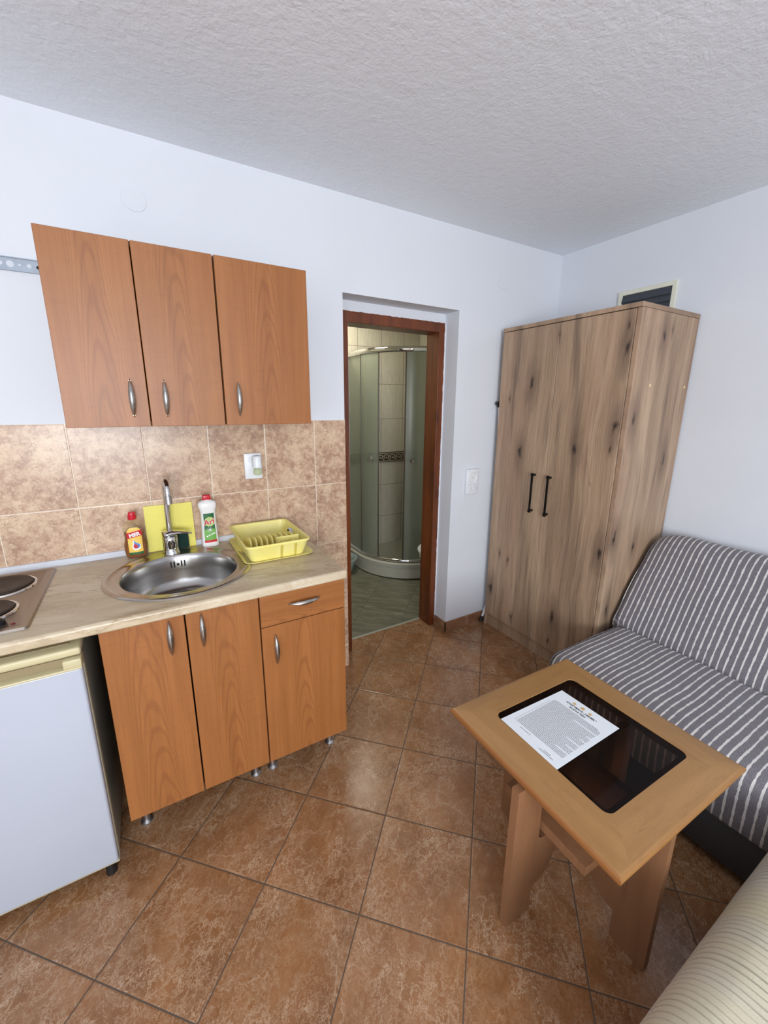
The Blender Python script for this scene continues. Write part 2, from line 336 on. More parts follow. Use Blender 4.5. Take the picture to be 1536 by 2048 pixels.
def cream_fabric():
    k = NT('cream_ribbed_throw'); x, y, z = k.sep(k.pos())
    wob = k.math('MULTIPLY', k.noise(k.comb(k.math('MULTIPLY', x, 5), k.math('MULTIPLY', y, 2.2), k.math('MULTIPLY', z, 2)), 1., 3), .02)
    u = k.math('MULTIPLY', k.math('ADD', x, wob), 2*PI/.0165); s = k.math('SINE', u)
    wide = k.mr(k.noise(k.comb(k.math('MULTIPLY', x, 9), 0, 0), 1., 3), .46, .56)
    nz = k.noise(k.comb(k.math('MULTIPLY', x, 60), k.math('MULTIPLY', y, 4), k.math('MULTIPLY', z, 4)), 1., 3)
    groove = k.math('MULTIPLY', k.mr(s, -1., -.35, 1, 0), k.mr(nz, .3, .6, .35, 1.))
    groove = k.math('MULTIPLY', groove, k.mr(wide, 0, 1, .35, 1))
    c = k.mix(k.mr(k.noise(k.comb(k.math('MULTIPLY', x, 5), 0, 0), 1., 2), .35, .65), lin(222, 216, 200), lin(226, 217, 178))
    c = k.mix(k.math('MULTIPLY', groove, .6), c, lin(150, 140, 116))
    c = k.mix(k.mr(k.noise(k.pos(), 300, 3, .8), .3, .7, 0, .14), c, lin(160, 150, 130))
    h = k.math('ADD', k.math('MULTIPLY', groove, -1.), k.math('MULTIPLY', k.noise(k.pos(), 300, 3, .8), .35))
    return k.bsdf(c, .95, 0, k.bump(h, .8, .003), Sheen_Weight=.2)
M['cream'] = cream_fabric()
M['sofa_base'] = plain('charcoal_sofa_fabric', (66, 64, 66), .9, 0, .1, 300, .4); M['foam'] = plain('grey_cushion_fabric', (120, 120, 124), .95)

# ------------------------------------------------------------------ mesh helpers
def bm_box(bm, x0, x1, y0, y1, z0, z1, bev=0., seg=2):
    r = bmesh.ops.create_cube(bm, size=1.)
    bmesh.ops.transform(bm, matrix=Matrix.Translation(((x0+x1)/2, (y0+y1)/2, (z0+z1)/2)) @ Matrix.Diagonal((x1-x0, y1-y0, z1-z0, 1)), verts=r['verts'])
    if bev:
        e = list({e for v in r['verts'] for e in v.link_edges})
        bmesh.ops.bevel(bm, geom=e, offset=bev, segments=seg, affect='EDGES', profile=.5)
def bm_cyl(bm, p0, p1, r0, r1=None, seg=24, cap=True):
    p0, p1 = Vector(p0), Vector(p1); d = p1-p0; r1 = r0 if r1 is None else r1
    m = Matrix.Translation((p0+p1)/2) @ d.to_track_quat('Z', 'Y').to_matrix().to_4x4()
    bmesh.ops.create_cone(bm, cap_ends=cap, segments=seg, radius1=max(r0, 1e-5), radius2=max(r1, 1e-5), depth=d.length, matrix=m)
def bm_tube(bm, pts, rad, seg=12, cap=True):
    """swept tube along points; rad number or list"""
    pts = [Vector(p) for p in pts]; n = len(pts); R = rad if isinstance(rad, (list, tuple)) else [rad]*n
    rings = []; up = None
    for i, p in enumerate(pts):
        t = (pts[min(i+1, n-1)]-pts[max(i-1, 0)]).normalized()
        if up is None: up = t.orthogonal().normalized()
        up = (up - t*up.dot(t)).normalized(); s = t.cross(up)
        rings.append([bm.verts.new(p+(up*math.cos(a)+s*math.sin(a))*R[i]) for a in (2*PI*j/seg for j in range(seg))])
    for a, b in zip(rings, rings[1:]):
        for j in range(seg): bm.faces.new((a[j], a[(j+1) % seg], b[(j+1) % seg], b[j]))
    if cap: bm.faces.new(rings[0][::-1]); bm.faces.new(rings[-1])
def bm_lathe(bm, prof, c=(0, 0, 0), seg=40, sx=1., sy=1.):
    rings = []
    for r, z in prof:
        if r < 1e-6: rings.append([bm.verts.new((c[0], c[1], c[2]+z))]); continue
        rings.append([bm.verts.new((c[0]+r*sx*math.cos(2*PI*j/seg), c[1]+r*sy*math.sin(2*PI*j/seg), c[2]+z)) for j in range(seg)])
    for a, b in zip(rings, rings[1:]):
        for j in range(seg):
            k = (j+1) % seg
            if len(a) == 1 and len(b) == 1: continue
            if len(a) == 1: bm.faces.new((a[0], b[j], b[k]))
            elif len(b) == 1: bm.faces.new((a[j], a[k], b[0]))
            else: bm.faces.new((a[j], a[k], b[k], b[j]))
def bm_prism(bm, poly, z0, z1, mat=None):
    """polygon in the local xy plane extruded along z, optional matrix"""
    mat = mat or Matrix.Identity(4)
    a = [bm.verts.new(mat @ Vector((x, y, z0))) for x, y in poly]; b = [bm.verts.new(mat @ Vector((x, y, z1))) for x, y in poly]
    bm.faces.new(a[::-1]); bm.faces.new(b); n = len(poly)
    for i in range(n): bm.faces.new((a[i], a[(i+1) % n], b[(i+1) % n], b[i]))
def grid_surf(bm, rows, close_u=False):
    V = [[bm.verts.new(p) for p in r] for r in rows]
    for a, b in zip(V, V[1:]):
        n = len(a)
        for j in range(n if close_u else n-1): bm.faces.new((a[j], a[(j+1) % n], b[(j+1) % n], b[j]))
    return V
def rrect(x0, x1, y0, y1, r, n=5):
    P = []
    for cx, cy, a0 in ((x1-r, y1-r, 0), (x0+r, y1-r, 90), (x0+r, y0+r, 180), (x1-r, y0+r, 270)):
        for i in range(n+1):
            a = math.radians(a0+90*i/n); P.append((cx+r*math.cos(a), cy+r*math.sin(a)))
    return P
YZ = Matrix(((0, 0, 1, 0), (1, 0, 0, 0), (0, 1, 0, 0), (0, 0, 0, 1)))      # local xy -> world yz, z -> x
XZ = Matrix(((1, 0, 0, 0), (0, 0, -1, 0), (0, 1, 0, 0), (0, 0, 0, 1)))     # local xy -> world xz, z -> -y

def obj(name, bm, mat, parent=None, smooth=False, org=None, rotz=0, angle=35):
    """bm in world coordinates; origin moved to org (or the parent's origin)"""
    o3 = Vector(org) if org is not None else (Vector(parent['_o']) if parent is not None and '_o' in parent else None)
    if bm is not None and not isinstance(bm, bpy.types.Mesh):
        bmesh.ops.recalc_face_normals(bm, faces=bm.faces)
        if o3 is None:
            xs = [v.co for v in bm.verts]
            o3 = Vector(((min(v.x for v in xs)+max(v.x for v in xs))/2, (min(v.y for v in xs)+max(v.y for v in xs))/2, min(v.z for v in xs)))
        bmesh.ops.translate(bm, verts=bm.verts, vec=-o3)
        me = bpy.data.meshes.new(name); bm.to_mesh(me); bm.free()
    else: me = bm; o3 = o3 or Vector((0, 0, 0))
    me.materials.clear(); me.materials.append(mat)
    if smooth:
        me.polygons.foreach_set('use_smooth', [True]*len(me.polygons))
        try: me.set_sharp_from_angle(angle=math.radians(angle))
        except Exception: pass
    o = bpy.data.objects.new(name, me); C.objects.link(o); o['_o'] = tuple(o3)
    if parent is not None: o.parent = parent; o.location = o3-Vector(parent['_o'])
    else: o.location = o3
    return o
def merge_into(o, bm, mat):
    """add bm (world coordinates) to a finished part as surface detail in a second material"""
    bmesh.ops.translate(bm, verts=bm.verts, vec=-Vector(o['_o'])); o.data.materials.append(mat); k = len(o.data.materials)-1
    for f in bm.faces: f.material_index = k
    tmp = bpy.data.meshes.new('t'); bm.to_mesh(tmp); bm.free(); b2 = bmesh.new(); b2.from_mesh(o.data); b2.from_mesh(tmp); b2.to_mesh(o.data); b2.free(); bpy.data.meshes.remove(tmp)
def tag(o, label, cat, group=None, kind=None):
    o['label'] = label; o['category'] = cat
    if group: o['group'] = group
    if kind: o['kind'] = kind
    return o
def thing(name, loc, label, cat, group=None):
    o = bpy.data.objects.new(name, None); C.objects.link(o); o.location = loc; o['_o'] = tuple(loc); o.empty_display_size = .05
    return tag(o, label, cat, group)
def struct(name, bm, mat, parent=None, **kw):
    o = obj(name, bm, mat, parent, **kw)
    if parent is None: o['kind'] = 'structure'
    return o
def box(name, mat, parent, *a, bev=0., seg=2, smooth=False, org=None):
    bm = bmesh.new(); bm_box(bm, *a, bev=bev, seg=seg); return obj(name, bm, mat, parent, smooth=smooth, org=org)
def B(): return bmesh.new()

def text_mesh(s, size, mat4, bold=0., extrude=.0002, align='CENTER', shear=0.):
    cu = bpy.data.curves.new('t', 'FONT'); cu.body = s; cu.size = size; cu.align_x = align; cu.extrude = extrude; cu.offset = bold; cu.shear = shear
    to = bpy.data.objects.new('t', cu); C.objects.link(to)
    dg = bpy.context.evaluated_depsgraph_get(); dg.update()
    me = bpy.data.meshes.new_from_object(to.evaluated_get(dg)); bpy.data.objects.remove(to); bpy.data.curves.remove(cu)
    me.transform(mat4); return me
def add_mesh(bm, me): bm.from_mesh(me); bpy.data.meshes.remove(me)

# ------------------------------------------------------------------ room dimensions (metres)
X0, X1, Y1, H = -1.7, 2.5807, -4.7, 2.5376
DX0, DX1, DH = .9536, 1.7111, 2.1058
WT = .26
# floor
struct('floor', (lambda b: (bm_box(b, X0, X1, Y1, .245, -.08, 0), b)[1])(B()), M['floor'])['label'] = 'brown marbled ceramic floor tiles laid diagonally'
b = B(); bm_box(b, .82, 2.62, .245, 1.66, -.08, -.001); struct('floor', b, M['bathfloor'])
b = B(); bm_box(b, X0-.1, X1+.1, Y1-.1, WT, H, H+.1); struct('ceiling', b, M['ceil'])
b = B(); bm_box(b, .82, 2.62, WT, 1.66, 2.5, 2.6); struct('ceiling', b, M['bath_ceil'])
# kitchen wall with the door opening cut in it
b = B()
bm_box(b, X0-.1, DX0, 0, WT, 0, H); bm_box(b, DX1, X1+.1, 0, WT, 0, H); bm_box(b, DX0, DX1, 0, WT, DH, H)
bm_box(b, DX0, DX1, .13, WT, 2.056, DH)
struct('wall_north', b, M['wall'])
b = B(); bm_box(b, X1, X1+.1, Y1, 0, 0, H); struct('wall_east', b, M['wall'])
# rear wall with a wide window opening (daylight comes in there), solid west wall
b = B(); bm_box(b, X0, -1.25, Y1-.1, Y1, 0, H); bm_box(b, .35, X1, Y1-.1, Y1, 0, H); bm_box(b, -1.25, .35, Y1-.1, Y1, 2.15, H); bm_box(b, -1.25, .35, Y1-.1, Y1, 0, .85)
struct('wall_south', b, M['wall'])
b = B(); bm_box(b, X0-.1, X0, Y1, 0, 0, H); struct('wall_west', b, M['wall'])
w = struct('window_1', (lambda b: (bm_box(b, -1.25, -1.19, Y1-.06, Y1-.0, .85, 2.15), bm_box(b, .29, .35, Y1-.06, Y1, .85, 2.15), bm_box(b, -.48, -.42, Y1-.06, Y1, .85, 2.15), bm_box(b, -1.25, .35, Y1-.06, Y1, 2.09, 2.15), bm_box(b, -1.25, .35, Y1-.06, Y1, .85, .91), b)[-1])(B()), M['white_pl'])
# bathroom shell
b = B(); bm_box(b, .82, 2.62, 1.59, 1.66, 0, 2.5); struct('wall_bathroom_north', b, M['bath_n'])
b = B(); bm_box(b, 2.553, 2.62, WT, 1.59, 0, 2.5); struct('wall_bathroom_east', b, M['bath_e'])
b = B(); bm_box(b, .82, .88, WT, 1.59, 0, 2.5); struct('wall_bathroom_west', b, M['bath_e'])
# Greek key border on the bathroom wall
b = B(); bm_box(b, .88, 2.553, 1.582, 1.59, .988, 1.09); t1 = struct('trim_1', b, M['key_dark'])
b = B(); yk = 1.5795
def kb(x0, x1, z0, z1): bm_box(b, x0, x1, yk, 1.583, z0, z1)
kb(.88, 2.553, 1.076, 1.081); kb(.88, 2.553, .997, 1.002)
x = .9; s = .0075
while x < 2.5:
    kb(x, x+s, 1.012, 1.066); kb(x, x+.060, 1.066-s, 1.066); kb(x+.060-s, x+.060, 1.026, 1.066); kb(x+.024, x+.060, 1.026, 1.026+s)
    kb(x+.024, x+.024+s, 1.026, 1.046); kb(x, x+s, 1.012, 1.02); kb(x-.012, x+s, 1.012, 1.012+s)
    x += .0725
obj('border_pattern', b, M['key_light'], t1)
# tiled splashback (reaches the floor) and skirting
b = B(); bm_box(b, X0, DX0-.001, -.008, 0, 0, 1.483); struct('trim_2', b, M['splash'])
b = B(); bm_box(b, DX1-.008, X1, -.008, 0, 0, .075, bev=.001); bm_box(b, DX1-.008, DX1, -.008, .135, 0, .075); struct('baseboard_north', b, M['skirt'])
b = B(); bm_box(b, X1-.008, X1, Y1, -.008, 0, .075); struct('baseboard_east', b, M['skirt'])
b = B(); bm_box(b, 1.037, 1.66, .235, .25, -.002, .004, bev=.001); struct('trim_3', b, M['thresh'])
# door frame (no leaf)
d = struct('door_1', (lambda b: (bm_box(b, DX0+.001, 1.037, .115, .248, 0, 2.054, bev=.003), b)[1])(B()), M['jamb'], org=(1.33, .18, 0))
b = B(); bm_box(b, 1.66, 1.706, .12, .248, 0, 2.054, bev=.003); obj('door_jamb', b, M['jamb'], d)
b = B(); bm_box(b, 1.037, 1.66, .118, .248, 1.996, 2.054, bev=.003); obj('door_header', b, M['jamb'], d)
b = B()
from mathutils import noise as mn
def ragged(n, f):
    rows = [f(i/n, .0035+.003*mn.noise(Vector((i*.21, 3.1, 0)))+.002*mn.noise(Vector((i*.9, 7.7, 0)))) for i in range(n+1)]
    V = grid_surf(b, rows, True); b.faces.new(V[0]); b.faces.new(V[-1])
ragged(220, lambda t_, w_: [(1.7115, .1168, .05+2.0*t_), (1.7062-w_, .1172, .05+2.0*t_), (1.7062-w_, .1195, .05+2.0*t_), (1.7115, .1195, .05+2.0*t_)])   # ragged paint edge on the frame
ragged(120, lambda t_, w_: [(.9545+.755*t_, .1125, 2.0568), (.9545+.755*t_, .1125, 2.0545-w_), (.9545+.755*t_, .1148, 2.0545-w_), (.9545+.755*t_, .1148, 2.0568)])
struct('trim_4', b, M['wall'])
# painted-over junction box covers
b = B(); bm_cyl(b, (.085, 0, 2.318), (.085, -.0022, 2.318), .043, .042, 48)
tag(obj('junction_box_cover', b, M['wall']), 'round junction box cover painted over white, high above the wall cabinets', 'wall cover')
b = B(); bm_box(b, 2.008, 2.10, -.0022, .0003, 2.268, 2.385)
tag(obj('junction_box_cover', b, M['wall']), 'square junction box cover painted over white, near the ceiling corner', 'wall cover')

# ------------------------------------------------------------------ handles
def bow_handle(parent, c, horizontal=False, L=.127):
    """leaf shaped bowed pull, c = centre on the door face, bows towards -y"""
    b = B(); n = 20; rows = []
    for i in range(n+1):
        t = -1+2*i/n; w = .0080*(1-t*t)**.75+.0012; out = .004+.024*(1-t*t)**.8
        ring = [(-w, out-.0015), (-w*.55, out+.0035), (0, out+.005), (w*.55, out+.0035), (w, out-.0015), (0, out-.0035)]
        if horizontal: rows.append([(t*L/2, -o, q) for q, o in ring])
        else: rows.append([(q, -o, t*L/2) for q, o in ring])
    V = grid_surf(b, rows, True); b.faces.new(V[0]); b.faces.new(V[-1])
    for s_ in (-1, 1):
        p = Vector((s_*L*.44, 0, 0)) if horizontal else Vector((0, 0, s_*L*.44))
        bm_cyl(b, p, p+Vector((0, -.012, 0)), .0035, seg=10)
    bmesh.ops.translate(b, verts=b.verts, vec=c)
    return obj('handle', b, M['handle'], parent, smooth=True, org=c)

def door_panel(name, par, x0, x1, z0, z1, yf, th=.017, mat='cherry'):
    b = B(); bm_box(b, x0, x1, yf, yf+th, z0, z1, bev=.0012, seg=1)
    return obj(name, b, M[mat], par, org=((x0+x1)/2, yf, z0))

# ------------------------------------------------------------------ wall cabinets
def wall_cabinet(x0, x1, splits, hx, label):
    yf = -.3562; z0, z1 = 1.4844, 2.0696
    t = thing('wall_cabinet', ((x0+x1)/2, -.17, z0), label, 'cabinet', 'cherry wall cabinets over the worktop')
    b = B(); yb = -.0085
    bm_box(b, x0, x0+.016, yf+.019, yb, z0+.001, z1); bm_box(b, x1-.016, x1, yf+.019, yb, z0+.001, z1)
    bm_box(b, x0+.016, x1-.016, yf+.019, yb, z1-.016, z1); bm_box(b, x0+.016, x1-.016, yf+.019, yb, z0+.001, z0+.017)
    bm_box(b, x0+.016, x1-.016, yb-.006, yb, z0+.017, z1-.016); bm_box(b, x0+.016, x1-.016, yf+.04, yb-.006, 1.77, 1.786)
    obj('carcass', b, M['cherry_dk'], t)
    for (a, c), h in zip(splits, hx):
        dd = door_panel('door', t, a, c, z0, z1-.002, yf); bow_handle(dd, (h, yf, 1.58))
    return t
wall_cabinet(-.1993, .2885, [(-.1993, .0403), (.0439, .2880)], [-.0065, .095], 'two-door cherry wall cabinet with silver bow handles, left of the single one')
wall_cabinet(.2935, .6311, [(.2938, .6311)], [.3425], 'single-door cherry wall cabinet nearest the bathroom doorway')

# ------------------------------------------------------------------ base cabinets
def base_cabinet(x0, x1, label):
    yf = -.6181; z0, z1 = .1484, .8865
    t = thing('base_cabinet', ((x0+x1)/2, -.33, 0), label, 'cabinet', 'cherry base cabinets under the worktop')
    b = B(); yb = -.06
    for a, c in ((x0, x0+.016), (x1-.016, x1)): bm_box(b, a, c, yf+.019, yb, z0, z1)
    bm_box(b, x0+.016, x1-.016, yf+.019, yb, z0, z0+.016); bm_box(b, x0+.016, x1-.016, yb-.006, yb, z0+.016, z1)
    obj('carcass', b, M['cherry_dk'], t)
    for fx in (x0+.035, x1-.035):
        for fy in (-.4955, -.10):
            f = B(); bm_lathe(f, [(0, 0), (.021, 0), (.021, .006), (.012, .014), (.0105, .03), (.0105, z0-.001), (0, z0-.001)], (fx, fy, 0), 20)
            obj('foot', f, M['alu'], t, smooth=True, org=(fx, fy, 0))
    return t, yf, z0
t, yf, z0 = base_cabinet(-.179, .3045, 'two-door cherry base cabinet under the sink, beside the fridge')
dd = door_panel('door', t, -.179, .0585, z0, .8835, yf); bow_handle(dd, (.0115, yf, .805))
dd = door_panel('door', t, .0635, .3038, z0, .8835, yf); bow_handle(dd, (.110, yf, .805))
t, yf, z0 = base_cabinet(.3085, .6495, 'cherry base cabinet with one drawer over a door, nearest the doorway')
dd = door_panel('door', t, .3088, .6495, z0, .7485, yf); bow_handle(dd, (.3575, yf, .651))
dd = door_panel('drawer_front', t, .3088, .6495, .7515, .8835, yf, mat='cherry_h'); bow_handle(dd, (.478, yf, .826), True)

# ------------------------------------------------------------------ worktop with a round cut-out
SX, SY, SR = .083, -.322, .2655       # sink centre / radius
ZC = .922
b = B(); xs0, xs1, ys0, ys1 = -1.15, .649, -.6443, -.0085
th = ZC-.887
n = 64; circ = [(SX+.235*math.cos(2*PI*i/n), SY+.235*math.sin(2*PI*i/n)) for i in range(n)]
def outer_pt(a):
    dx, dy = math.cos(a), math.sin(a); t_ = 1e9
    for lim, dd_, c0 in ((xs1, dx, SX), (xs0, dx, SX)):
        if abs(dd_) > 1e-9 and (lim-c0)/dd_ > 0: t_ = min(t_, (lim-c0)/dd_)
    for lim, dd_, c0 in ((ys1, dy, SY), (ys0+.012, dy, SY)):
        if abs(dd_) > 1e-9 and (lim-c0)/dd_ > 0: t_ = min(t_, (lim-c0)/dd_)
    return (SX+dx*t_, SY+dy*t_)
# angles include the four corners
angs = sorted([2*PI*i/n for i in range(n)]+[math.atan2(yy-SY, xx-SX) % (2*PI) for xx in (xs0, xs1) for yy in (ys0+.012, ys1)])
inn = [(SX+.235*math.cos(a), SY+.235*math.sin(a)) for a in angs]; out = [outer_pt(a) for a in angs]
it = [b.verts.new((*p, ZC)) for p in inn]; ot = [b.verts.new((*p, ZC)) for p in out]
ib = [b.verts.new((*p, ZC-th)) for p in inn]; ob_ = [b.verts.new((*p, ZC-th)) for p in out]
m_ = len(angs)
for i in range(m_):
    j = (i+1) % m_
    b.faces.new((it[i], ot[i], ot[j], it[j])); b.faces.new((ib[i], ib[j], ob_[j], ob_[i])); b.faces.new((it[i], it[j], ib[j], ib[i])); b.faces.new((ot[i], ob_[i], ob_[j], ot[j]))
# post-formed rounded nose
pf = [(ys0+.0125, ZC)]+[(ys0+.012-.012*math.sin(a), ZC-.012+.012*math.cos(a)) for a in [math.radians(9*i) for i in range(1, 11)]]+[(ys0, ZC-th+.004), (ys0+.003, ZC-th), (ys0+.0125, ZC-th)]
rows = [[(xx, y, z) for y, z in pf] for xx in (xs0, xs1)]
V = grid_surf(b, rows, True); b.faces.new(V[0]); b.faces.new(V[1])
wt = thing('worktop', (0, -.33, ZC-th), 'long cream marble-effect worktop over the cabinets and fridge', 'worktop')
obj('slab', b, M['worktop'], wt)
b = B(); pf = [(-.0085, ZC+.022), (-.016, ZC+.021), (-.021, ZC+.014), (-.026, ZC+.004), (-.031, ZC+.0005), (-.0085, ZC+.0005)]
V = grid_surf(b, [[(xx, y, z) for y, z in pf] for xx in (xs0, xs1-.012)], True); b.faces.new(V[0]); b.faces.new(V[1])
obj('sealing_strip', b, M['strip'], wt, smooth=True)
# support panel at the far left of the worktop, outside the frame
box('end_panel', M['cherry_dk'], wt, -1.15, -1.13, -.6, -.06, 0.0, ZC-th-.0005)

# ------------------------------------------------------------------ sink and tap
sk = thing('sink', (SX, SY, ZC), 'round stainless steel sink set in the worktop', 'sink')
b = B(); bx, by, br = .081, -.337, .207
def ring(cx, cy, r, z, n=72): return [(cx+r*math.cos(2*PI*i/n), cy+r*math.sin(2*PI*i/n), z) for i in range(n)]
grid_surf(b, [ring(SX, SY, SR, ZC+.0006), ring(SX, SY, SR-.002, ZC+.004), ring(SX, SY, SR-.010, ZC+.0062), ring(SX, SY, SR-.018, ZC+.0052), ring(SX, SY, SR-.021, ZC+.0035),
              ring(bx*.5+SX*.5, by*.5+SY*.5, (SR-.021+br+.004)/2, ZC+.0036), ring(bx, by, br+.003, ZC+.0036), ring(bx, by, br, ZC+.003)], True)
obj('rim', b, M['steel'], sk, smooth=True, angle=60)
b = B(); prof = [(br, .003), (br-.004, -.002), (br-.008, -.015), (br-.012, -.06), (br-.017, -.10), (br-.028, -.128), (br-.055, -.147), (br-.10, -.153), (.03, -.157), (.0, -.158)]
rows = [ring(bx, by, max(r, .0005), ZC+z) for r, z in prof]; grid_surf(b, rows, True)
obj('bowl', b, M['bowl'], sk, smooth=True, angle=80)
b = B(); bm_cyl(b, (bx, by, ZC-.1575), (bx, by, ZC-.154), .034, .032, 32); obj('drain', b, M['chrome'], sk, smooth=True)
for dx in (-.026, -.014, .014, .026):
    b = B(); r_ = br-.0105; a = math.asin(dx/r_); yy = by+r_*math.cos(a)
    bm_box(b, bx+dx-.0028, bx+dx+.0028, yy-.004, yy+.001, ZC-.048, ZC-.022); obj('overflow_slot', b, M['hole'], sk)
b = B(); bm_cyl(b, (bx, by+br-.012, ZC-.036), (bx, by+br-.0175, ZC-.036), .006, .005, 16); obj('overflow_screw', b, M['chrome'], sk, smooth=True)

FX, FY = .066, -.094; fz = ZC+.0035
fc = thing('mixer_tap', (FX, FY, fz), 'chrome mixer tap with high swan-neck spout behind the sink', 'tap')
b = B(); bm_lathe(b, [(0, 0), (.033, 0), (.033, .004), (.029, .009), (.0275, .03), (.0285, .052), (.030, .064), (.027, .076), (.014, .084), (0, .085)], (FX, FY, fz), 32)
obj('body', b, M['chrome'], fc, smooth=True, angle=50)
b = B(); pts = [(FX, FY, fz+.07), (FX+.001, FY+.0, fz+.20), (FX+.002, FY, fz+.283)]
for i in range(1, 13):
    a = PI*i/12; pts.append((FX+.002+.004*i/12, FY-.048+.048*math.cos(a), fz+.283+.048*math.sin(a)))
pts.append((FX+.006, FY-.096, fz+.266))
bm_tube(b, pts, .0118, 18); obj('spout', b, M['chrome'], fc, smooth=True, angle=60)
b = B(); e_ = Vector(pts[-1]); bm_cyl(b, e_+Vector((0, 0, .006)), e_+Vector((0, 0, -.026)), .0140, .0140, 24); obj('aerator', b, M['alu'], fc, smooth=True)
b = B(); rows = []
for i in range(15):                                                       # broad flat lever sweeping to the right
    t_ = i/14; xx = FX-.032+.118*t_; w = .027*(1-t_)**.55+.006 if t_ > .15 else .0305*math.sin(PI/2*(t_/.15))**.6+.002
    zc = fz+.085-.004*t_+.010*math.sin(PI*t_); hh = .014*(1-t_)+.0032; yc = FY-.012*t_
    rows.append([(xx, yc+w*math.cos(2*PI*j/14), zc+hh*math.sin(2*PI*j/14)) for j in range(14)])
V = grid_surf(b, rows, True); b.faces.new(V[0]); b.faces.new(V[-1])
obj('lever', b, M['chrome'], fc, smooth=True, angle=60)

# ------------------------------------------------------------------ two plate hob
HX0, HX1, HY0, HY1 = -.632, -.342, -.578, -.058
hb = thing('hob', ((HX0+HX1)/2, (HY0+HY1)/2, ZC), 'stainless two-plate electric hob at the left end of the worktop', 'hob')
b = B(); P0 = rrect(HX0, HX1, HY0, HY1, .012); P1 = rrect(HX0+.004, HX1-.004, HY0+.004, HY1-.004, .01); P2 = rrect(HX0+.022, HX1-.022, HY0+.022, HY1-.022, .014); P3 = rrect(HX0+.027, HX1-.027, HY0+.027, HY1-.027, .012)
rows = [[(*p, ZC+.0005) for p in P0], [(*p, ZC+.007) for p in P1], [(*p, ZC+.008) for p in P2], [(*p, ZC+.0045) for p in P3]]
V = grid_surf(b, rows, True); b.faces.new(V[-1]); obj('hob_top', b, M['steel_dull'], hb, smooth=True, angle=50)
for cx, cy, r in ((-.482, -.192, .09), (-.479, -.408, .0745)):
    b = B(); bm_lathe(b, [(r+.012, 0), (r+.010, .004), (r+.003, .005), (r+.001, .003)], (cx, cy, ZC+.0045), 48); rg = obj('plate_ring', b, M['chrome'], hb, smooth=True, org=(cx, cy, ZC+.0045))
    b = B(); bm_lathe(b, [(r, 0), (r, .009), (r-.003, .0115), (r*.62, .0115), (r*.6, .0108), (.02, .0108), (0, .0105)], (cx, cy, ZC+.0045), 48); obj('hotplate', b, M['plate'], hb, smooth=True, org=(cx, cy, ZC+.0045))
for kx, ky in ((-.425, -.510), (-.50, -.520)):
    b = B(); bm_lathe(b, [(0, 0), (.019, 0), (.019, .008), (.014, .012), (.013, .014), (0, .015)], (kx, ky, ZC+.0045), 28); bm_box(b, kx-.0045, kx+.0045, ky-.017, ky+.017, ZC+.016, ZC+.034, bev=.002)
    obj('knob', b, M['black'], hb, smooth=True, org=(kx, ky, ZC+.0045))
b = B(); bm_lathe(b, [(.0055, 0), (.0055, .001), (.003, .0025), (0, .003)], (-.387, -.528, ZC+.0045), 20); obj('indicator_lamp', b, M['red_lamp'], hb, smooth=True)

# ------------------------------------------------------------------ fridge
fr = thing('fridge', (-.48, -.37, 0), 'small white undercounter fridge with yellowed cream handle', 'fridge')
fx0, fx1 = -.755, -.222
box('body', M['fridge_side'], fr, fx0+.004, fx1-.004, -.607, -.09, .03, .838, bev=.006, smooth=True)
b = B(); bm_box(b, fx0, fx1, -.655, -.12, .842, .866, bev=.007, seg=3); obj('top_slab', b, M['cream_pl'], fr, smooth=True)
b = B(); bm_box(b, fx0+.03, fx1-.03, -.62, -.16, .866, .8695, bev=.0015); obj('top_panel', b, M['cream_dk'], fr, smooth=True)
dr = obj('door', (lambda b: (bm_box(b, fx0+.002, fx1-.002, -.664, -.622, .057, .806, bev=.008, seg=3), b)[1])(B()), M['white_en'], fr, smooth=True, org=(-.48, -.66, .05))
b = B(); bm_box(b, fx0, fx1, -.658, -.617, .049, .060, bev=.004); bm_box(b, fx0-.0005, fx1+.0005, -.640, -.617, .05, .806, bev=.003); obj('door_edge', b, M['gasket'], dr, smooth=True)
b = B(); bm_box(b, fx0, fx1, -.672, -.615, .805, .813, bev=.003); bm_box(b, fx1-.045, fx1, -.670, -.615, .811, .838, bev=.004); bm_box(b, fx0, fx0+.045, -.670, -.615, .811, .838, bev=.004); bm_box(b, fx0+.02, fx1-.02, -.640, -.615, .811, .838)
obj('handle', b, M['cream_pl'], dr, smooth=True)
b = B(); bm_box(b, fx0+.045, fx1-.045, -.6445, -.640, .813, .836); obj('handle_recess', b, M['cream_dk'], dr)
b = B(); bm_box(b, fx0+.006, fx1-.006, -.622, -.606, .05, .836); obj('gasket', b, M['black'], dr)
for px in (fx0+.045, fx1-.03):
    for py in (-.635, -.15):
        b = B(); bm_cyl(b, (px, py, 0), (px, py, .0495 if py < -.5 else .0305), .017, .014, 20); obj('foot', b, M['black'], fr, smooth=True, org=(px, py, 0))

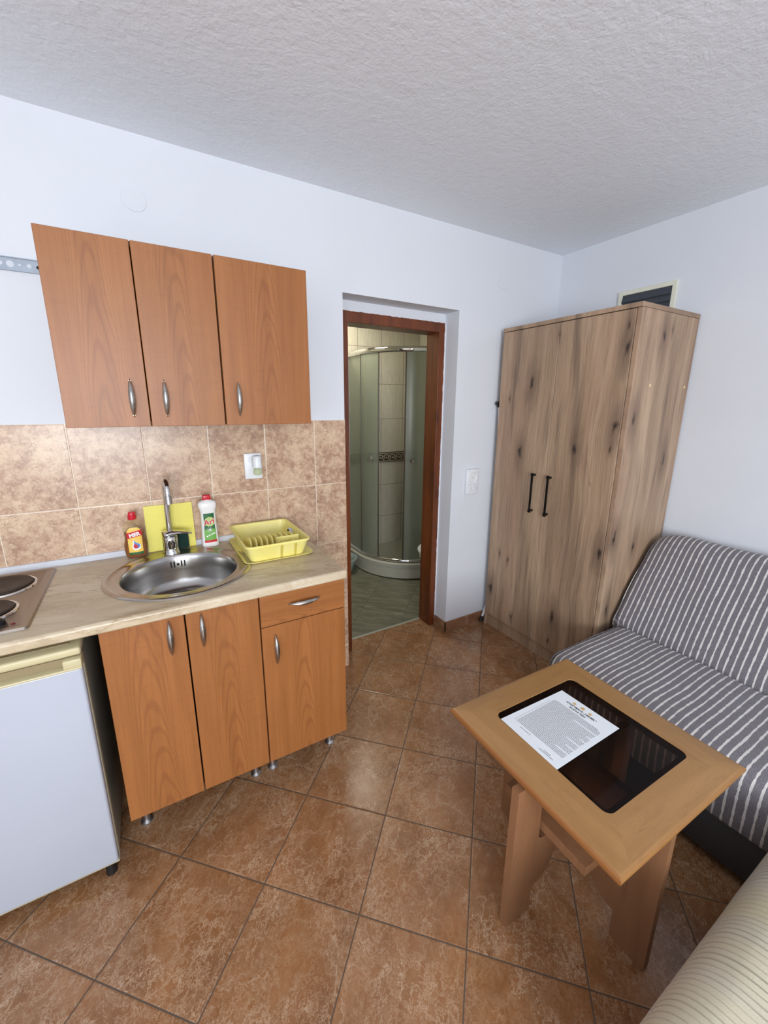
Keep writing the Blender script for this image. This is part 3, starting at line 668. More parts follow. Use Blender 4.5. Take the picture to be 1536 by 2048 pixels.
# ------------------------------------------------------------------ bottles
def superring(cx, cy, w, d, z, n=40, e=2.6):
    R = []
    for i in range(n):
        a = 2*PI*i/n; c, s_ = math.cos(a), math.sin(a)
        R.append((cx+w/2*math.copysign(abs(c)**(2/e), c), cy+d/2*math.copysign(abs(s_)**(2/e), s_), z))
    return R
def loft(b, prof, cx, cy, z0, e=2.6, cap=True):
    rows = [superring(cx, cy, w, d, z0+z, e=e) for z, w, d in prof]; V = grid_surf(b, rows, True)
    if cap: b.faces.new(V[0][::-1]); b.faces.new(V[-1])
def interp(prof, z):
    for (z0, w0, d0), (z1, w1, d1) in zip(prof, prof[1:]):
        if z0 <= z <= z1:
            t_ = (z-z0)/(z1-z0); return w0+(w1-w0)*t_, d0+(d1-d0)*t_
    return prof[-1][1:]
def front_patch(b, prof, cx, cy, z0, za, zb, half, off, xc=0., n=14, m=14, edge=None):
    """label skin on the -y face of a lofted bottle"""
    rows = []
    for j in range(m+1):
        z = za+(zb-za)*j/m; w, d_ = interp(prof, z); row = []
        lo, hi = edge(j/m) if edge else (-half, half)
        for i in range(n+1):
            x_ = lo+(hi-lo)*i/n+xc; q = min(.98, abs(x_)/(w/2)); y_ = d_/2*(1-q**2.6)**(1/2.6)
            row.append((cx+x_, cy-y_-off, z0+z))
        rows.append(row)
    grid_surf(b, rows)
# washing-up liquid
bxc, byc, bz = -.066, -.061, ZC+.001
P1_ = [(0, .070, .044), (.006, .080, .050), (.03, .088, .054), (.055, .088, .054), (.075, .078, .050), (.092, .074, .048), (.11, .079, .050), (.128, .082, .050), (.142, .077, .046), (.152, .064, .040), (.160, .044, .032), (.166, .028, .026), (.170, .024, .024)]
bt = thing('washing_up_bottle', (bxc, byc, bz), 'clear bottle of amber washing-up liquid with red cap beside the yellow board', 'bottle')
b = B(); loft(b, P1_, bxc, byc, bz); obj('bottle', b, M['clear'], bt, smooth=True, angle=60)
b = B(); loft(b, [(z+.0015, w-.004, d_-.004) for z, w, d_ in P1_ if z < .12], bxc, byc, bz); obj('liquid', b, M['liquid'], bt, smooth=True, angle=60)
b = B(); bm_lathe(b, [(.0, .166), (.0155, .166), (.0165, .170), (.0165, .182), (.014, .185), (.0135, .192), (.011, .198), (0, .199)], (bxc, byc, bz), 28)
bm_box(b, bxc-.012, bxc+.016, byc-.010, byc+.010, bz+.190, bz+.197, bev=.003); obj('cap', b, M['red'], bt, smooth=True)
lb = B(); front_patch(lb, P1_, bxc, byc, bz, .018, .135, .027, .0008, edge=lambda t_: (-.026, .026) if t_ < .85 else (-.026*(1-((t_-.85)/.15)**2*.5), .026*(1-((t_-.85)/.15)**2*.5)))
lo = obj('label', lb, M['lbl_yellow'], bt, smooth=True)
b = B(); front_patch(b, P1_, bxc, byc, bz, .018, .028, .026, .0012); obj('label_green_band', b, M['lbl_green'], lo)
b = B(); rows = []
for i in range(15):
    x_ = -.0275+.055*i/14; sh = .010*(i/14)
    r_ = []
    for zz in (.088+sh, .113+sh):
        w, d_ = interp(P1_, zz); q = min(.98, abs(x_)/(w/2)); r_.append((bxc+x_, byc-d_/2*(1-q**2.6)**(1/2.6)-.0014, bz+zz))
    rows.append(r_)
grid_surf(b, rows); obj('label_red_band', b, M['lbl_red'], lo)
b = B(); add_mesh(b, text_mesh('MER', .0215, Matrix.Translation((bxc+.002, byc-.0275, bz+.0975)) @ Matrix.Rotation(math.radians(11), 4, 'Y').inverted() @ Matrix.Rotation(PI/2, 4, 'X'), .0007)); obj('label_text', b, M['lbl_white'], lo)
def teardrop(b, cx, cz, r, y, m=24, tilt=0.):
    pts = []
    for i in range(m):
        a = 2*PI*i/m; rr = r*(1-.25*math.sin(a)); x_ = rr*math.cos(a)*(1-.45*max(0, math.sin(a))); z_ = r*1.15*math.sin(a)+ (r*.5 if math.sin(a) > .9 else 0)
        ct, st_ = math.cos(tilt), math.sin(tilt); pts.append((cx+x_*ct-z_*st_, -y, cz+x_*st_+z_*ct))
    b.faces.new([b.verts.new((p[0], -p[1], p[2])) for p in pts])
b = B(); teardrop(b, bxc+.002, bz+.056, .016, byc-.0295, tilt=.35); obj('label_drop', b, M['lbl_white'], lo)
b = B(); teardrop(b, bxc+.003, bz+.058, .0125, byc-.0300, tilt=.35); obj('label_drop', b, M['lbl_blue'], lo)
b = B(); teardrop(b, bxc+.000, bz+.055, .0085, byc-.0305, tilt=.35); obj('label_drop', b, M['lbl_red'], lo)
# white cleaner
cxc, cyc = .229, -.063
P2_ = [(0, .070, .046), (.004, .074, .050), (.03, .072, .050), (.09, .067, .048), (.13, .064, .046), (.160, .064, .045), (.172, .067, .046), (.186, .077, .050), (.200, .078, .048), (.209, .070, .042), (.214, .050, .034), (.217, .030, .028), (.220, .026, .026)]
bt = thing('cleaner_bottle', (cxc, cyc, bz), 'white cleaner bottle with green label and red cap beside the dish rack', 'bottle')
b = B(); loft(b, P2_, cxc, cyc, bz, e=3.); obj('bottle', b, M['white_btl'], bt, smooth=True, angle=60)
b = B(); bm_box(b, cxc-.0165, cxc+.0165, cyc-.0135, cyc+.0135, bz+.217, bz+.240, bev=.004, seg=3); obj('cap', b, M['red'], bt, smooth=True)
lb = B(); front_patch(lb, P2_, cxc, cyc, bz, .022, .158, .026, .0010); lo = obj('label', lb, M['lbl_green'], bt, smooth=True)
b = B(); front_patch(b, P2_, cxc, cyc, bz, .028, .085, .0245, .0016); obj('label_splash', b, M['lbl_lgreen'], lo)
b = B(); front_patch(b, P2_, cxc, cyc, bz, .022, .033, .026, .0020); obj('label_red_band', b, M['lbl_red'], lo)
yl = cyc-.0268
b = B(); b.faces.new([b.verts.new((cxc+.001+.0225*math.cos(a), yl, bz+.120+.0225*math.sin(a))) for a in [2*PI*i/28 for i in range(28)]]); obj('label_disc', b, M['lbl_pale'], lo)
b = B()
for i in range(9):
    a = math.radians(20+i*17.5); c0, c1 = Vector((cxc, yl-.0004, bz+.082)), Vector((cxc+.024*math.cos(a), yl-.0004, bz+.082+.020*math.sin(a)*(1 if i % 2 else -1)))
    dv = (c1-c0).normalized(); pv = Vector((dv.z, 0, -dv.x))*.0008
    b.faces.new([b.verts.new(p) for p in (c0+pv, c1, c0-pv)])
for dx, dz in ((-.014, .050), (-.004, .054), (.007, .058), (.016, .062)):
    bm_box(b, cxc+dx-.004, cxc+dx+.004, yl-.0012, yl-.0004, bz+dz, bz+dz+.005)
obj('label_sparkle', b, M['lbl_white'], lo)
b = B(); mt = Matrix.Translation((cxc, yl-.0006, bz+.108)) @ Matrix.Rotation(math.radians(7), 4, 'Y').inverted() @ Matrix.Rotation(PI/2, 4, 'X')
add_mesh(b, text_mesh('Arf', .034, mt, .0016)); obj('label_text', b, M['lbl_white'], lo)
b = B(); mt = Matrix.Translation((cxc, yl-.0012, bz+.108)) @ Matrix.Rotation(math.radians(7), 4, 'Y').inverted() @ Matrix.Rotation(PI/2, 4, 'X')
add_mesh(b, text_mesh('Arf', .034, mt, .0007)); obj('label_text', b, M['lbl_red'], lo)

# yellow board leaning on the tiles, dark green scourer in front of it
b = B(); W_ = .192; Hb = .205; m = Matrix.Translation((.076, -.020, ZC+.0006)) @ Matrix.Rotation(math.radians(-0), 4, 'Z') @ Matrix.Rotation(math.radians(-5.), 4, 'X')
bm_prism(b, rrect(-W_/2, W_/2, 0, Hb, .004), -.002, .002, Matrix.Translation((.074, -.0335, ZC+.001)) @ Matrix.Rotation(math.radians(84.5), 4, 'X'))
tag(obj('chopping_board', b, M['yellow_board']), 'thin yellow plastic board leaning against the tiles behind the tap', 'chopping board')
b = B(); bm_prism(b, rrect(-.052, .052, 0, .073, .003), -.004, .004, Matrix.Translation((.088, -.0515, ZC+.0045)) @ Matrix.Rotation(math.radians(84.5), 4, 'X'))
tag(obj('scouring_pad', b, M['green_pad'], smooth=False), 'dark green scouring pad standing behind the tap against the yellow board', 'scouring pad')

# ------------------------------------------------------------------ dish rack and its tray
RX0, RX1, RY0, RY1 = .318, .590, -.412, -.050; rz0, rz1 = ZC+.0045, ZC+.078
tr = thing('drip_tray', (.455, -.22, ZC), 'shallow yellow drip tray under the dish rack on the worktop', 'tray')
b = B(); A0 = rrect(.322, .597, -.396, -.035, .03); A1 = rrect(.314, .605, -.405, -.030, .034); A2 = rrect(.310, .609, -.409, -.0285, .036); A3 = rrect(.327, .591, -.395, -.041, .026)
V = grid_surf(b, [[(*p, ZC+.0006) for p in A0], [(*p, ZC+.009) for p in A1], [(*p, ZC+.0095) for p in A2], [(*p, ZC+.0075) for p in A2], [(*p, ZC+.0075) for p in A1], [(*p, ZC+.003) for p in A3]], True)
b.faces.new(V[0]); b.faces.new(V[-1]); obj('tray', b, M['yellow_rack'], tr, smooth=True, angle=40)
dk = thing('dish_rack', (.455, -.22, rz0), 'yellow plastic dish rack with plate slots and cutlery cups', 'dish rack')
b = B()
def shell(ins, z): return [(*p, z) for p in rrect(RX0+ins, RX1-ins, RY0+ins, RY1-ins, .028)]
V = grid_surf(b, [shell(.022, rz0), shell(.004, rz1-.012), shell(.003, rz1-.010), shell(-.002, rz1-.008), shell(-.003, rz1), shell(.001, rz1+.001), shell(.006, rz1-.002), shell(.008, rz1-.02), shell(.0255, rz0+.004)], True)
b.faces.new(V[0]); b.faces.new(V[-1]); basket = obj('basket', b, M['yellow_rack'], dk, smooth=True, angle=40)
b = B()                                                                  # cutlery section walls at the front right
bm_box(b, .460, .565, -.326, -.3235, rz0+.004, rz1-.001, bev=.001); bm_box(b, .460, .4625, -.385, -.3235, rz0+.004, rz1-.001, bev=.001)
bm_box(b, .348, .462, -.372, -.3695, rz0+.004, rz1-.022, bev=.001); bm_box(b, .521, .5235, -.385, -.3235, rz0+.004, rz1-.012)
obj('cutlery_divider', b, M['yellow_rack'], dk)
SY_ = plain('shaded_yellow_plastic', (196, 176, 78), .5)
for gx in (.464, .524):
    b = B(); b.faces.new([b.verts.new(p) for p in ((gx-.006, RY0+.0035, rz1-.013), (gx+.006, RY0+.0035, rz1-.013), (gx+.004, RY0+.0205, rz0+.001), (gx-.004, RY0+.0205, rz0+.001))]); obj('front_recess', b, SY_, dk)
for i in range(9):                                                       # curved plate fins
    fx = .345+i*.0232; b = B(); rows = []
    for j in range(9):
        t_ = j/8; yy = -.350+.002+.135*t_; zz = rz0+.012+.056*math.sin(PI*min(1, t_*.62+.12))-(.0 if t_ < .9 else .004)
        lean = .010*math.sin(PI*t_); rows.append([(fx-.0045+lean, yy, rz0+.003), (fx+.0045+lean, yy, rz0+.003), (fx+.0035+lean+.006, yy, zz), (fx-.0035+lean+.006, yy, zz)])
    V = grid_surf(b, rows, True); b.faces.new(V[0]); b.faces.new(V[-1]); obj('plate_fin', b, M['yellow_rack'], dk, smooth=True, org=(fx, -.28, rz0))
b = B()
for i in range(9):
    for j in range(5): bm_cyl(b, (.350+i*.0232, -.325+j*.055, rz0+.0041), (.350+i*.0232, -.325+j*.055, rz0+.0046), .0035, seg=10)
merge_into(basket, b, M['hole'])
b = B(); rows = []; 
for i in range(17):
    t_ = i/16; w = .0035 if t_ < .62 else .0035+.0095*math.sin(PI*(t_-.62)/.38)**.7
    zc = rz0+.012+.060*t_; yy = -.215-.07*(1-t_); dish = 0 if t_ < .62 else -.004*math.sin(PI*(t_-.62)/.38)
    rows.append([(.5575-w, yy, zc), (.5575, yy+dish, zc), (.5575+w, yy, zc), (.5575, yy+dish+.0014, zc)])
V = grid_surf(b, rows, True); b.faces.new(V[0]); b.faces.new(V[-1])
tag(obj('spoon', b, M['chrome'], smooth=True), 'metal spoon standing upright in the yellow dish rack', 'spoon')

# ------------------------------------------------------------------ sockets and switches
so = thing('wall_socket', (.457, -.008, 1.212), 'white double wall socket on the beige splashback tiles', 'socket')
b = B(); bm_box(b, .4165, .4975, -.018, -.0085, 1.210, 1.333, bev=.003); obj('face_plate', b, M['white_pl'], so, smooth=True)
for zc in (1.302, 1.243):
    b = B(); bm_lathe(b, [(.0215, 0), (.0215, .0015), (.0185, .0015), (.0175, .0006), (0, .0006)], (0, 0, 0), 32)
    bmesh.ops.transform(b, matrix=Matrix.Translation((.457, -.018, zc)) @ Matrix.Rotation(PI/2, 4, 'X'), verts=b.verts); obj('socket_ring', b, M['white_pl'], so, smooth=True)
af = thing('air_freshener', (.468, -.0195, 1.235), 'white plug-in air freshener with glass bottle in the splashback socket', 'air freshener')
b = B(); bm_lathe(b, [(0, .0), (.021, 0), (.0215, .003), (.0205, .052), (.018, .056), (0, .057)], (.468, -.052, 1.268), 36, 1, .95); bm_cyl(b, (.465, -.0200, 1.300), (.466, -.045, 1.298), .0175, .017, 28)
obj('body', b, M['white_pl'], af, smooth=True, angle=50)
b = B(); bm_lathe(b, [(0, 0), (.014, 0), (.0185, .004), (.0190, .018), (.017, .026), (.009, .034), (0, .034)], (.468, -.052, 1.2335), 32, 1, .9); obj('refill_bottle', b, M['vial'], af, smooth=True, angle=50)
sw = thing('switch_plate', (1.872, -.001, .985), 'white panel with round socket over two small switches, right of doorway', 'switch')
b = B(); bm_box(b, 1.822, 1.922, -.022, -.0005, .985, 1.153, bev=.005, seg=3); fpl = obj('face_plate', b, M['white_pl'], sw, smooth=True)
b = B(); bm_lathe(b, [(.036, 0), (.036, .002), (.034, .0035), (.031, .002), (.030, .0005), (0, .0005)], (0, 0, 0), 40); bmesh.ops.transform(b, matrix=Matrix.Translation((1.872, -.022, 1.098)) @ Matrix.Rotation(PI/2, 4, 'X'), verts=b.verts); obj('socket_ring', b, M['white_pl'], sw, smooth=True)
b = B()
for px, pz, r in ((1.872, 1.098, .0025), (1.850, 1.049, .0024), (1.892, 1.049, .0024)): bm_cyl(b, (px, -.0222, pz), (px, -.0232, pz), r, seg=12)
merge_into(fpl, b, M['hole'])
for px in (1.852, 1.893):
    b = B(); bm_cyl(b, (px, -.022, 1.018), (px, -.024, 1.018), .010, seg=20); bm_cyl(b, (px, -.023, 1.020), (px+.002, -.036, 1.028), .004, .0055, 14); obj('toggle', b, M['white_pl'], sw, smooth=True)

# perforated mounting rail
b = B(); rl = thing('mounting_rail', (-.6, -.002, 2.01), 'perforated galvanised metal strip on the wall left of the wall cabinets', 'rail')
bm_box(b, -1.1, -.2005, -.004, -.0005, 2.010, 2.054); bm_box(b, -1.1, -.2005, -.010, -.004, 2.0515, 2.054); bm_box(b, -1.1, -.2005, -.010, -.004, 2.010, 2.0125); rst = obj('strip', b, M['galv'], rl)
b = B(); x = -.215; i = 0
while x > -1.08:
    r = (.0105, .0065, .0065, .004)[i % 4]; bm_cyl(b, (x, -.0038, 2.032), (x, -.0046, 2.032), r, seg=20); x -= .026; i += 1
merge_into(rst, b, plain('rail_hole_plaster', (206, 212, 220), .8))
b = B(); bm_cyl(b, (-.241, -.0046, 2.031), (-.241, -.0065, 2.031), .0065, .005, 12); obj('screw', b, M['hole'], rl)

# vent on the right wall
vx = X1-.0005; vg = thing('wall_vent', (vx, -.593, 1.93), 'dark louvred vent with cream frame on the wall above the wardrobe', 'vent')
b = B(); y0, y1, z0, z1, fw = -.752, -.432, 1.915, 2.222, .024
for a in ((y0, y0+fw, z0, z1), (y1-fw, y1, z0, z1), (y0+fw, y1-fw, z0, z0+fw), (y0+fw, y1-fw, z1-fw, z1)): bm_box(b, vx-.012, vx, *a, bev=.002)
obj('frame', b, M['vent_frame'], vg)
b = B(); bm_box(b, vx-.004, vx, y0+fw, y1-fw, z0+fw, z1-fw); obj('backing', b, M['vent_dark'], vg)
for i in range(7):
    zc = z0+.04+i*.036; b = B(); bm_prism(b, [(-.0065, -.012), (-.004, -.014), (.004, .012), (.0015, .014)], y0+fw+.001, y1-fw-.001, Matrix(((1, 0, 0, vx-.009), (0, 0, 1, 0), (0, 1, 0, zc), (0, 0, 0, 1))))
    obj('louvre', b, M['vent_dark'], vg)

# ------------------------------------------------------------------ wardrobe
wx0, wx1, wy0, wy1, wz = 2.0389, X1-.010, -.0487, -.8856, 2.0261
wd = thing('wardrobe', ((wx0+wx1)/2, (wy0+wy1)/2, 0), 'tall rustic oak two-door wardrobe with black handles in the corner', 'wardrobe')
def oakbox(name, *a, mat='oak_s', par=None, bev=.0008): return box(name, M[mat], par or wd, *a, bev=bev, seg=1)
oakbox('side_panel', wx0, wx1, wy1, wy1+.022, 0, wz-.022); oakbox('side_panel', wx0, wx1, wy0-.022, wy0, 0, wz-.022)
oakbox('top_panel', wx0-.006, wx1, wy1-.002, wy0, wz-.021, wz, mat='oak_f')
oakbox('back_panel', wx1-.006, wx1, wy1+.022, wy0-.022, .02, wz-.022); oakbox('bottom_panel', wx0+.02, wx1-.006, wy1+.022, wy0-.022, .085, .101)
oakbox('plinth', wx0+.012, wx0+.030, wy1+.022, wy0-.022, 0, .085, mat='oak_f')
ysp = -.458
for a, c, hy in ((ysp+.0012, wy0-.0035, -.385), (wy1+.0245, ysp-.0012, -.4965)):
    dd = oakbox('door', wx0-.004, wx0+.014, a, c, .092, wz-.0245, mat='oak_f', bev=.0015)
    b = B(); bm_box(b, wx0-.034, wx0-.027, hy-.006, hy+.006, .931, 1.163, bev=.001)
    for zc in (.931, 1.151): bm_box(b, wx0-.028, wx0-.0045, hy-.006, hy+.006, zc, zc+.012, bev=.001)
    for zc in (.925, 1.149): bm_box(b, wx0-.036, wx0-.026, hy-.0085, hy+.0085, zc, zc+.020, bev=.002)
    obj('handle', b, M['black_metal'], dd)
for px in (2.195, 2.532):
    b = B(); bm_cyl(b, (px, wy1-.0001, 1.663), (px, wy1-.0012, 1.663), .0075, seg=18); obj('screw_cover', b, M['plug'], wd)

# folded drying rack squeezed between wardrobe and wall
ar = thing('clothes_airer', (2.1, -.03, 0), 'folded white clothes airer with black feet behind the wardrobe', 'clothes airer')
b = B(); bm_tube(b, [(2.033, -.030, .035), (2.072, -.030, .14), (2.10, -.030, 1.0), (2.062, -.030, 1.55), (2.050, -.030, 1.566)], .0085, 12); bm_tube(b, [(2.45, -.030, .02), (2.45, -.030, 1.5)], .0085, 12)
for z in (.3, .6, .9, 1.2): bm_tube(b, [(2.085, -.030, z), (2.45, -.030, z)], .004, 8)
obj('tube_frame', b, M['white_pl'], ar, smooth=True)
b = B(); bm_tube(b, [(2.020, -.030, .0115), (2.036, -.030, .047)], [.0115, .0105], 14); obj('rubber_foot', b, M['black'], ar, smooth=True)
b = B(); bm_tube(b, [(2.058, -.030, 1.556), (2.038, -.030, 1.583)], [.011, .013], 14); obj('end_cap', b, M['black'], ar, smooth=True)
b = B(); bm_tube(b, [(2.45, -.030, .0), (2.45, -.030, .03)], .011, 14); obj('rubber_foot', b, M['black'], ar, smooth=True)

# ------------------------------------------------------------------ sofa with its throw
SY0, SY1 = -.965, -2.95
sf = thing('sofa', (2.05, -1.95, 0), 'low charcoal sofa along the right wall, mostly hidden by its striped throw', 'sofa')
box('base', M['sofa_base'], sf, 1.562, 2.48, SY1+.02, SY0-.025, .025, .25, bev=.012, smooth=True)
b = B(); bm_box(b, 1.60, 2.48, SY1+.03, SY0-.035, .252, .380, bev=.03, seg=3); obj('seat_cushion', b, M['foam'], sf, smooth=True)
b = B(); rows = []
for yy in (SY0-.06, SY1+.03): rows.append([(2.18, yy, .382), (2.40, yy, .76), (2.45, yy, .80), (2.50, yy, .79), (2.53, yy, .74), (2.50, yy, .382)])
V = grid_surf(b, rows, True); b.faces.new(V[0]); b.faces.new(V[1]); obj('back_cushion', b, M['foam'], sf, smooth=True)
for px in (1.62, 2.44):
    for py in (SY0-.1, SY1+.1):
        b = B(); bm_cyl(b, (px, py, 0), (px, py, .026), .02, seg=16); obj('leg', b, M['black'], sf)
# striped throw: a draped profile swept along y
prof = [(1.556, .195), (1.552, .25), (1.553, .32), (1.560, .375), (1.578, .405), (1.61, .419), (1.70, .424), (1.85, .423), (2.00, .422), (2.09, .420), (2.116, .414), (2.126, .398), (2.131, .399),
        (2.137, .424), (2.148, .450), (2.177, .503), (2.235, .60), (2.295, .70), (2.345, .78), (2.378, .825), (2.410, .857), (2.447, .877), (2.490, .880), (2.530, .865), (2.556, .84), (2.566, .79), (2.569, .66)]
def fine(pr, k=4):
    o_ = []
    for i in range(len(pr)-1):
        p0 = pr[max(i-1, 0)]; p1 = pr[i]; p2 = pr[i+1]; p3 = pr[min(i+2, len(pr)-1)]
        for j in range(k):
            t_ = j/k; f_ = lambda a, b_, c, d_: .5*((2*b_)+(-a+c)*t_+(2*a-5*b_+4*c-d_)*t_*t_+(-a+3*b_-3*c+d_)*t_**3)
            o_.append((f_(p0[0], p1[0], p2[0], p3[0]), f_(p0[1], p1[1], p2[1], p3[1])))
    o_.append(pr[-1]); return o_
pf = fine(prof, 4); ny = 150; rows = []
from mathutils import noise as mn
for i in range(ny+1):
    t_ = i/ny; y = SY0+.0-(SY0-SY1)*t_; row = []
    for j, (px, pz) in enumerate(pf):
        s_ = j/len(pf); nrm = mn.noise(Vector((px*4, y*5, pz*4)))*.006+mn.noise(Vector((px*13, y*9, pz*13)))*.002
        if .38 < s_ < .56: nrm *= .15
        e_ = max(0., (y-(-1.06))/.095); e_ = min(1., e_)                    # left end: back rest rounds down and fabric slumps
        x_, z_ = px, pz
        if s_ > .50:
            hgt = max(0, z_-.43); z_ -= e_**2*(.035*min(1, hgt/.3)); x_ += 0; yy = y+e_*.045-.012*e_*max(0, hgt/.45-.75)*4
        else: yy = y+ (.006 if s_ < .3 else 0)*e_; z_ -= e_**3*.012
        hem = 0
        if s_ < .04: hem = mn.noise(Vector((0, y*5, 0)))*.012
        # skew of the fabric line along the seat front as seen: sofa stands slightly askew
        sk_ = (y+.98)*.045 if .36 < s_ < .47 else ((y+.98)*.045*max(0, min(1, (1-s_)/.5)) if s_ >= .47 else (y+.98)*.045*s_/.36)
        row.append((x_+sk_*.8-(nrm if s_ > .46 else 0)*.6, yy, z_+nrm+hem))
    rows.append(row)
b = B(); V = grid_surf(b, rows)
# hanging end flap at the wardrobe side
base_ = rows[0]; flap = []
for q in range(6):
    t_ = q/5; r_ = []
    for j, p in enumerate(base_):
        s_ = j/len(pf); drop = .20 if s_ < .50 else .10
        if s_ < .08: drop = .0
        bulge = .010*math.sin(PI*t_)+.008*mn.noise(Vector((p[0]*9, 0, p[2]*9)))
        zz = max(p[2]-drop*t_, .12) if s_ < .50 else p[2]-drop*t_*(.4+.6*min(1, (p[2]-.40)/.4))
        r_.append((p[0]-(.0 if s_ < .5 else .0*t_), min(-.8945, p[1]+.004+bulge), zz))
    flap.append(r_)
grid_surf(b, flap)
th_ = obj('sofa_throw', b, M['stripe'], smooth=True, angle=80)
tag(th_, 'grey throw with thin white stripes spread over the sofa', 'throw')
md = th_.modifiers.new('thickness', 'SOLIDIFY'); md.thickness = .003; md.offset = -1

# ------------------------------------------------------------------ coffee table
T = [Vector((.812, -1.1096)), Vector((1.4159, -1.1255)), Vector((1.4026, -1.7282)), Vector((.7993, -1.7121))]
ctr = sum(T, Vector((0, 0)))/4; ang = math.atan2(T[1].y-T[0].y, T[1].x-T[0].x); zt = .5531
ct = thing('coffee_table', (ctr.x, ctr.y, 0), 'square beech coffee table with smoked glass inset beside the sofa', 'table')
ct.rotation_euler = (0, 0, ang)
def tb(name, bm, mat, parent=None, **kw):      # bm is already in table space
    me = bpy.data.meshes.new(name); bmesh.ops.recalc_face_normals(bm, faces=bm.faces); bm.to_mesh(me); bm.free(); me.materials.append(M[mat])
    if kw.get('smooth'):
        me.polygons.foreach_set('use_smooth', [True]*len(me.polygons)); me.set_sharp_from_angle(angle=math.radians(35))
    o = bpy.data.objects.new(name, me); C.objects.link(o); o.parent = parent or ct; return o
hx = .3017; gx0, gx1, gy0, gy1 = -.1875, .2025, -.1990, .2045
inner = rrect(gx0, gx1, gy0, gy1, .024, 6)
# four mitre-free frame members: two full-length rails and two cross rails; one mesh so the rounded corners of the opening stay clean
def frame_top(name, pick, mat):
    b = B(); N = len(inner)
    outp = []
    for (x, y) in inner:
        sx_, sy_ = (x-(gx0+gx1)/2), (y-(gy0+gy1)/2); f = 1e9
        outp.append((x, y))
    return b
b = B(); zt0 = zt-.0
NO = 6
outer = []
for (x, y) in inner:
    # match each inner vertex with a point on the square outline (by side)
    cx_, cy_ = (gx0+gx1)/2, (gy0+gy1)/2
    u_, v_ = (x-cx_)/((gx1-gx0)/2), (y-cy_)/((gy1-gy0)/2)
    k2 = max(abs(u_), abs(v_)); u_, v_ = u_/k2, v_/k2
    outer.append((u_*(hx-.012), v_*(hx-.012)))
# exact corners
for sx_ in (-1, 1):
    for sy_ in (-1, 1):
        best = min(range(len(outer)), key=lambda i: (outer[i][0]-sx_*hx)**2+(outer[i][1]-sy_*hx)**2); outer[best] = (sx_*(hx-.012), sy_*(hx-.012))
N = len(inner)
def sc(o_, d_): return [(x*(hx-.012+d_)/(hx-.012), y*(hx-.012+d_)/(hx-.012)) for x, y in o_]
lay = [([*inner], zt-.018), ([*inner], zt-.0012), ([(x*1.004, y*1.004) for x, y in inner], zt), (outer, zt)]
nose = [(.006, -.0015), (.0105, -.005), (.012, -.011), (.010, -.019), (.003, -.031), (-.006, -.0385), (-.014, -.040)]
for d_, dz in nose: lay.append((sc(outer, d_), zt+dz))
lay.append((sc(inner and outer, -.05), zt-.040)); lay.append(([(x*1.07, y*1.07) for x, y in inner], zt-.040)); lay.append(([(x*1.05, y*1.05) for x, y in inner], zt-.018))
rows = [[(x, y, z) for x, y in L_] for L_, z in lay]; rows.append(rows[0])
V = [[b.verts.new(p) for p in r] for r in rows[:-1]]; V.append(V[0])
for a, c in zip(V, V[1:]):
    for j in range(N): b.faces.new((a[j], a[(j+1) % N], c[(j+1) % N], c[j]))
# table frame with grain by member: material slots chosen by face position
top = tb('table_frame', b, 'beech_y', smooth=True)
top.data.materials.append(M['beech_x']); top.data.materials.append(M['beech_e']); top.data.materials.append(M['beech_e2'])
for p in top.data.polygons:
    c = p.center
    side = abs(c.y) > abs(c.x)*1.02 and (c.y > gy1 or c.y < gy0)
    edge = c.z < zt-.001 and max(abs(c.x), abs(c.y)) > hx-.013
    p.material_index = (3 if side else 2) if edge else (0 if (c.x < gx0 or c.x > gx1) else 1)
b = B(); gl = rrect(gx0+.0005, gx1-.0005, gy0+.0005, gy1-.0005, .024, 6); bm_prism(b, gl, zt-.0075, zt-.0025); tb('glass_panel', b, 'smoke')
b = B()
I1 = rrect(gx0+.016, gx1-.016, gy0+.016, gy1-.016, .012, 6)
V = grid_surf(b, [[(x, y, zt-.0085) for x, y in gl], [(x, y, zt-.0085) for x, y in I1], [(x, y, zt-.018) for x, y in I1], [(x, y, zt-.018) for x, y in gl]], True); tb('glass_rebate', b, 'beech_z')
# crossed leg boards with arched cut-outs
zt_ = zt-.0405
def leg_profile(L, slot):
    h = L; f = .100
    P = [(-h, 0), (-h+f, 0), (-h+f+.002, .095)]
    for i in range(1, 6): P.append((-h+f+.002+.085*math.sin(PI/2*i/6)*1., .095+.085*(1-math.cos(PI/2*i/6))))
    P.append((-.075, .205)); P.append((.075, .205))
    for i in range(5, 0, -1): P.append((h-f-.002-.085*math.sin(PI/2*i/6), .095+.085*(1-math.cos(PI/2*i/6))))
    P += [(h-f-.002, .095), (h-f, 0), (h, 0)]
    if slot:
        for s_ in (1, -1):
            c = s_*.130; seq = [(c+.040, zt_), (c+.040, .300)]+[(c+.020+.020*math.cos(a), .298-.020*math.sin(a)) for a in (.5, 1., 1.5)]+[(c-.020-.020*math.cos(a), .298-.020*math.sin(a)) for a in (1.5, 1., .5)]+[(c-.040, .300), (c-.040, zt_)]
            if s_ == 1: P += [(h, zt_)]+seq
            else: P += seq+[(-h, zt_)]
    else: P += [(h, zt_), (-h, zt_)]
    return P
ccx, ccy = 1.075-ctr.x, -1.427-ctr.y
b = B(); bm_prism(b, leg_profile(.278, True), -.0125, .0125, Matrix.Translation((ccx, ccy, 0)) @ XZ); tb('leg_board', b, 'beech_z')
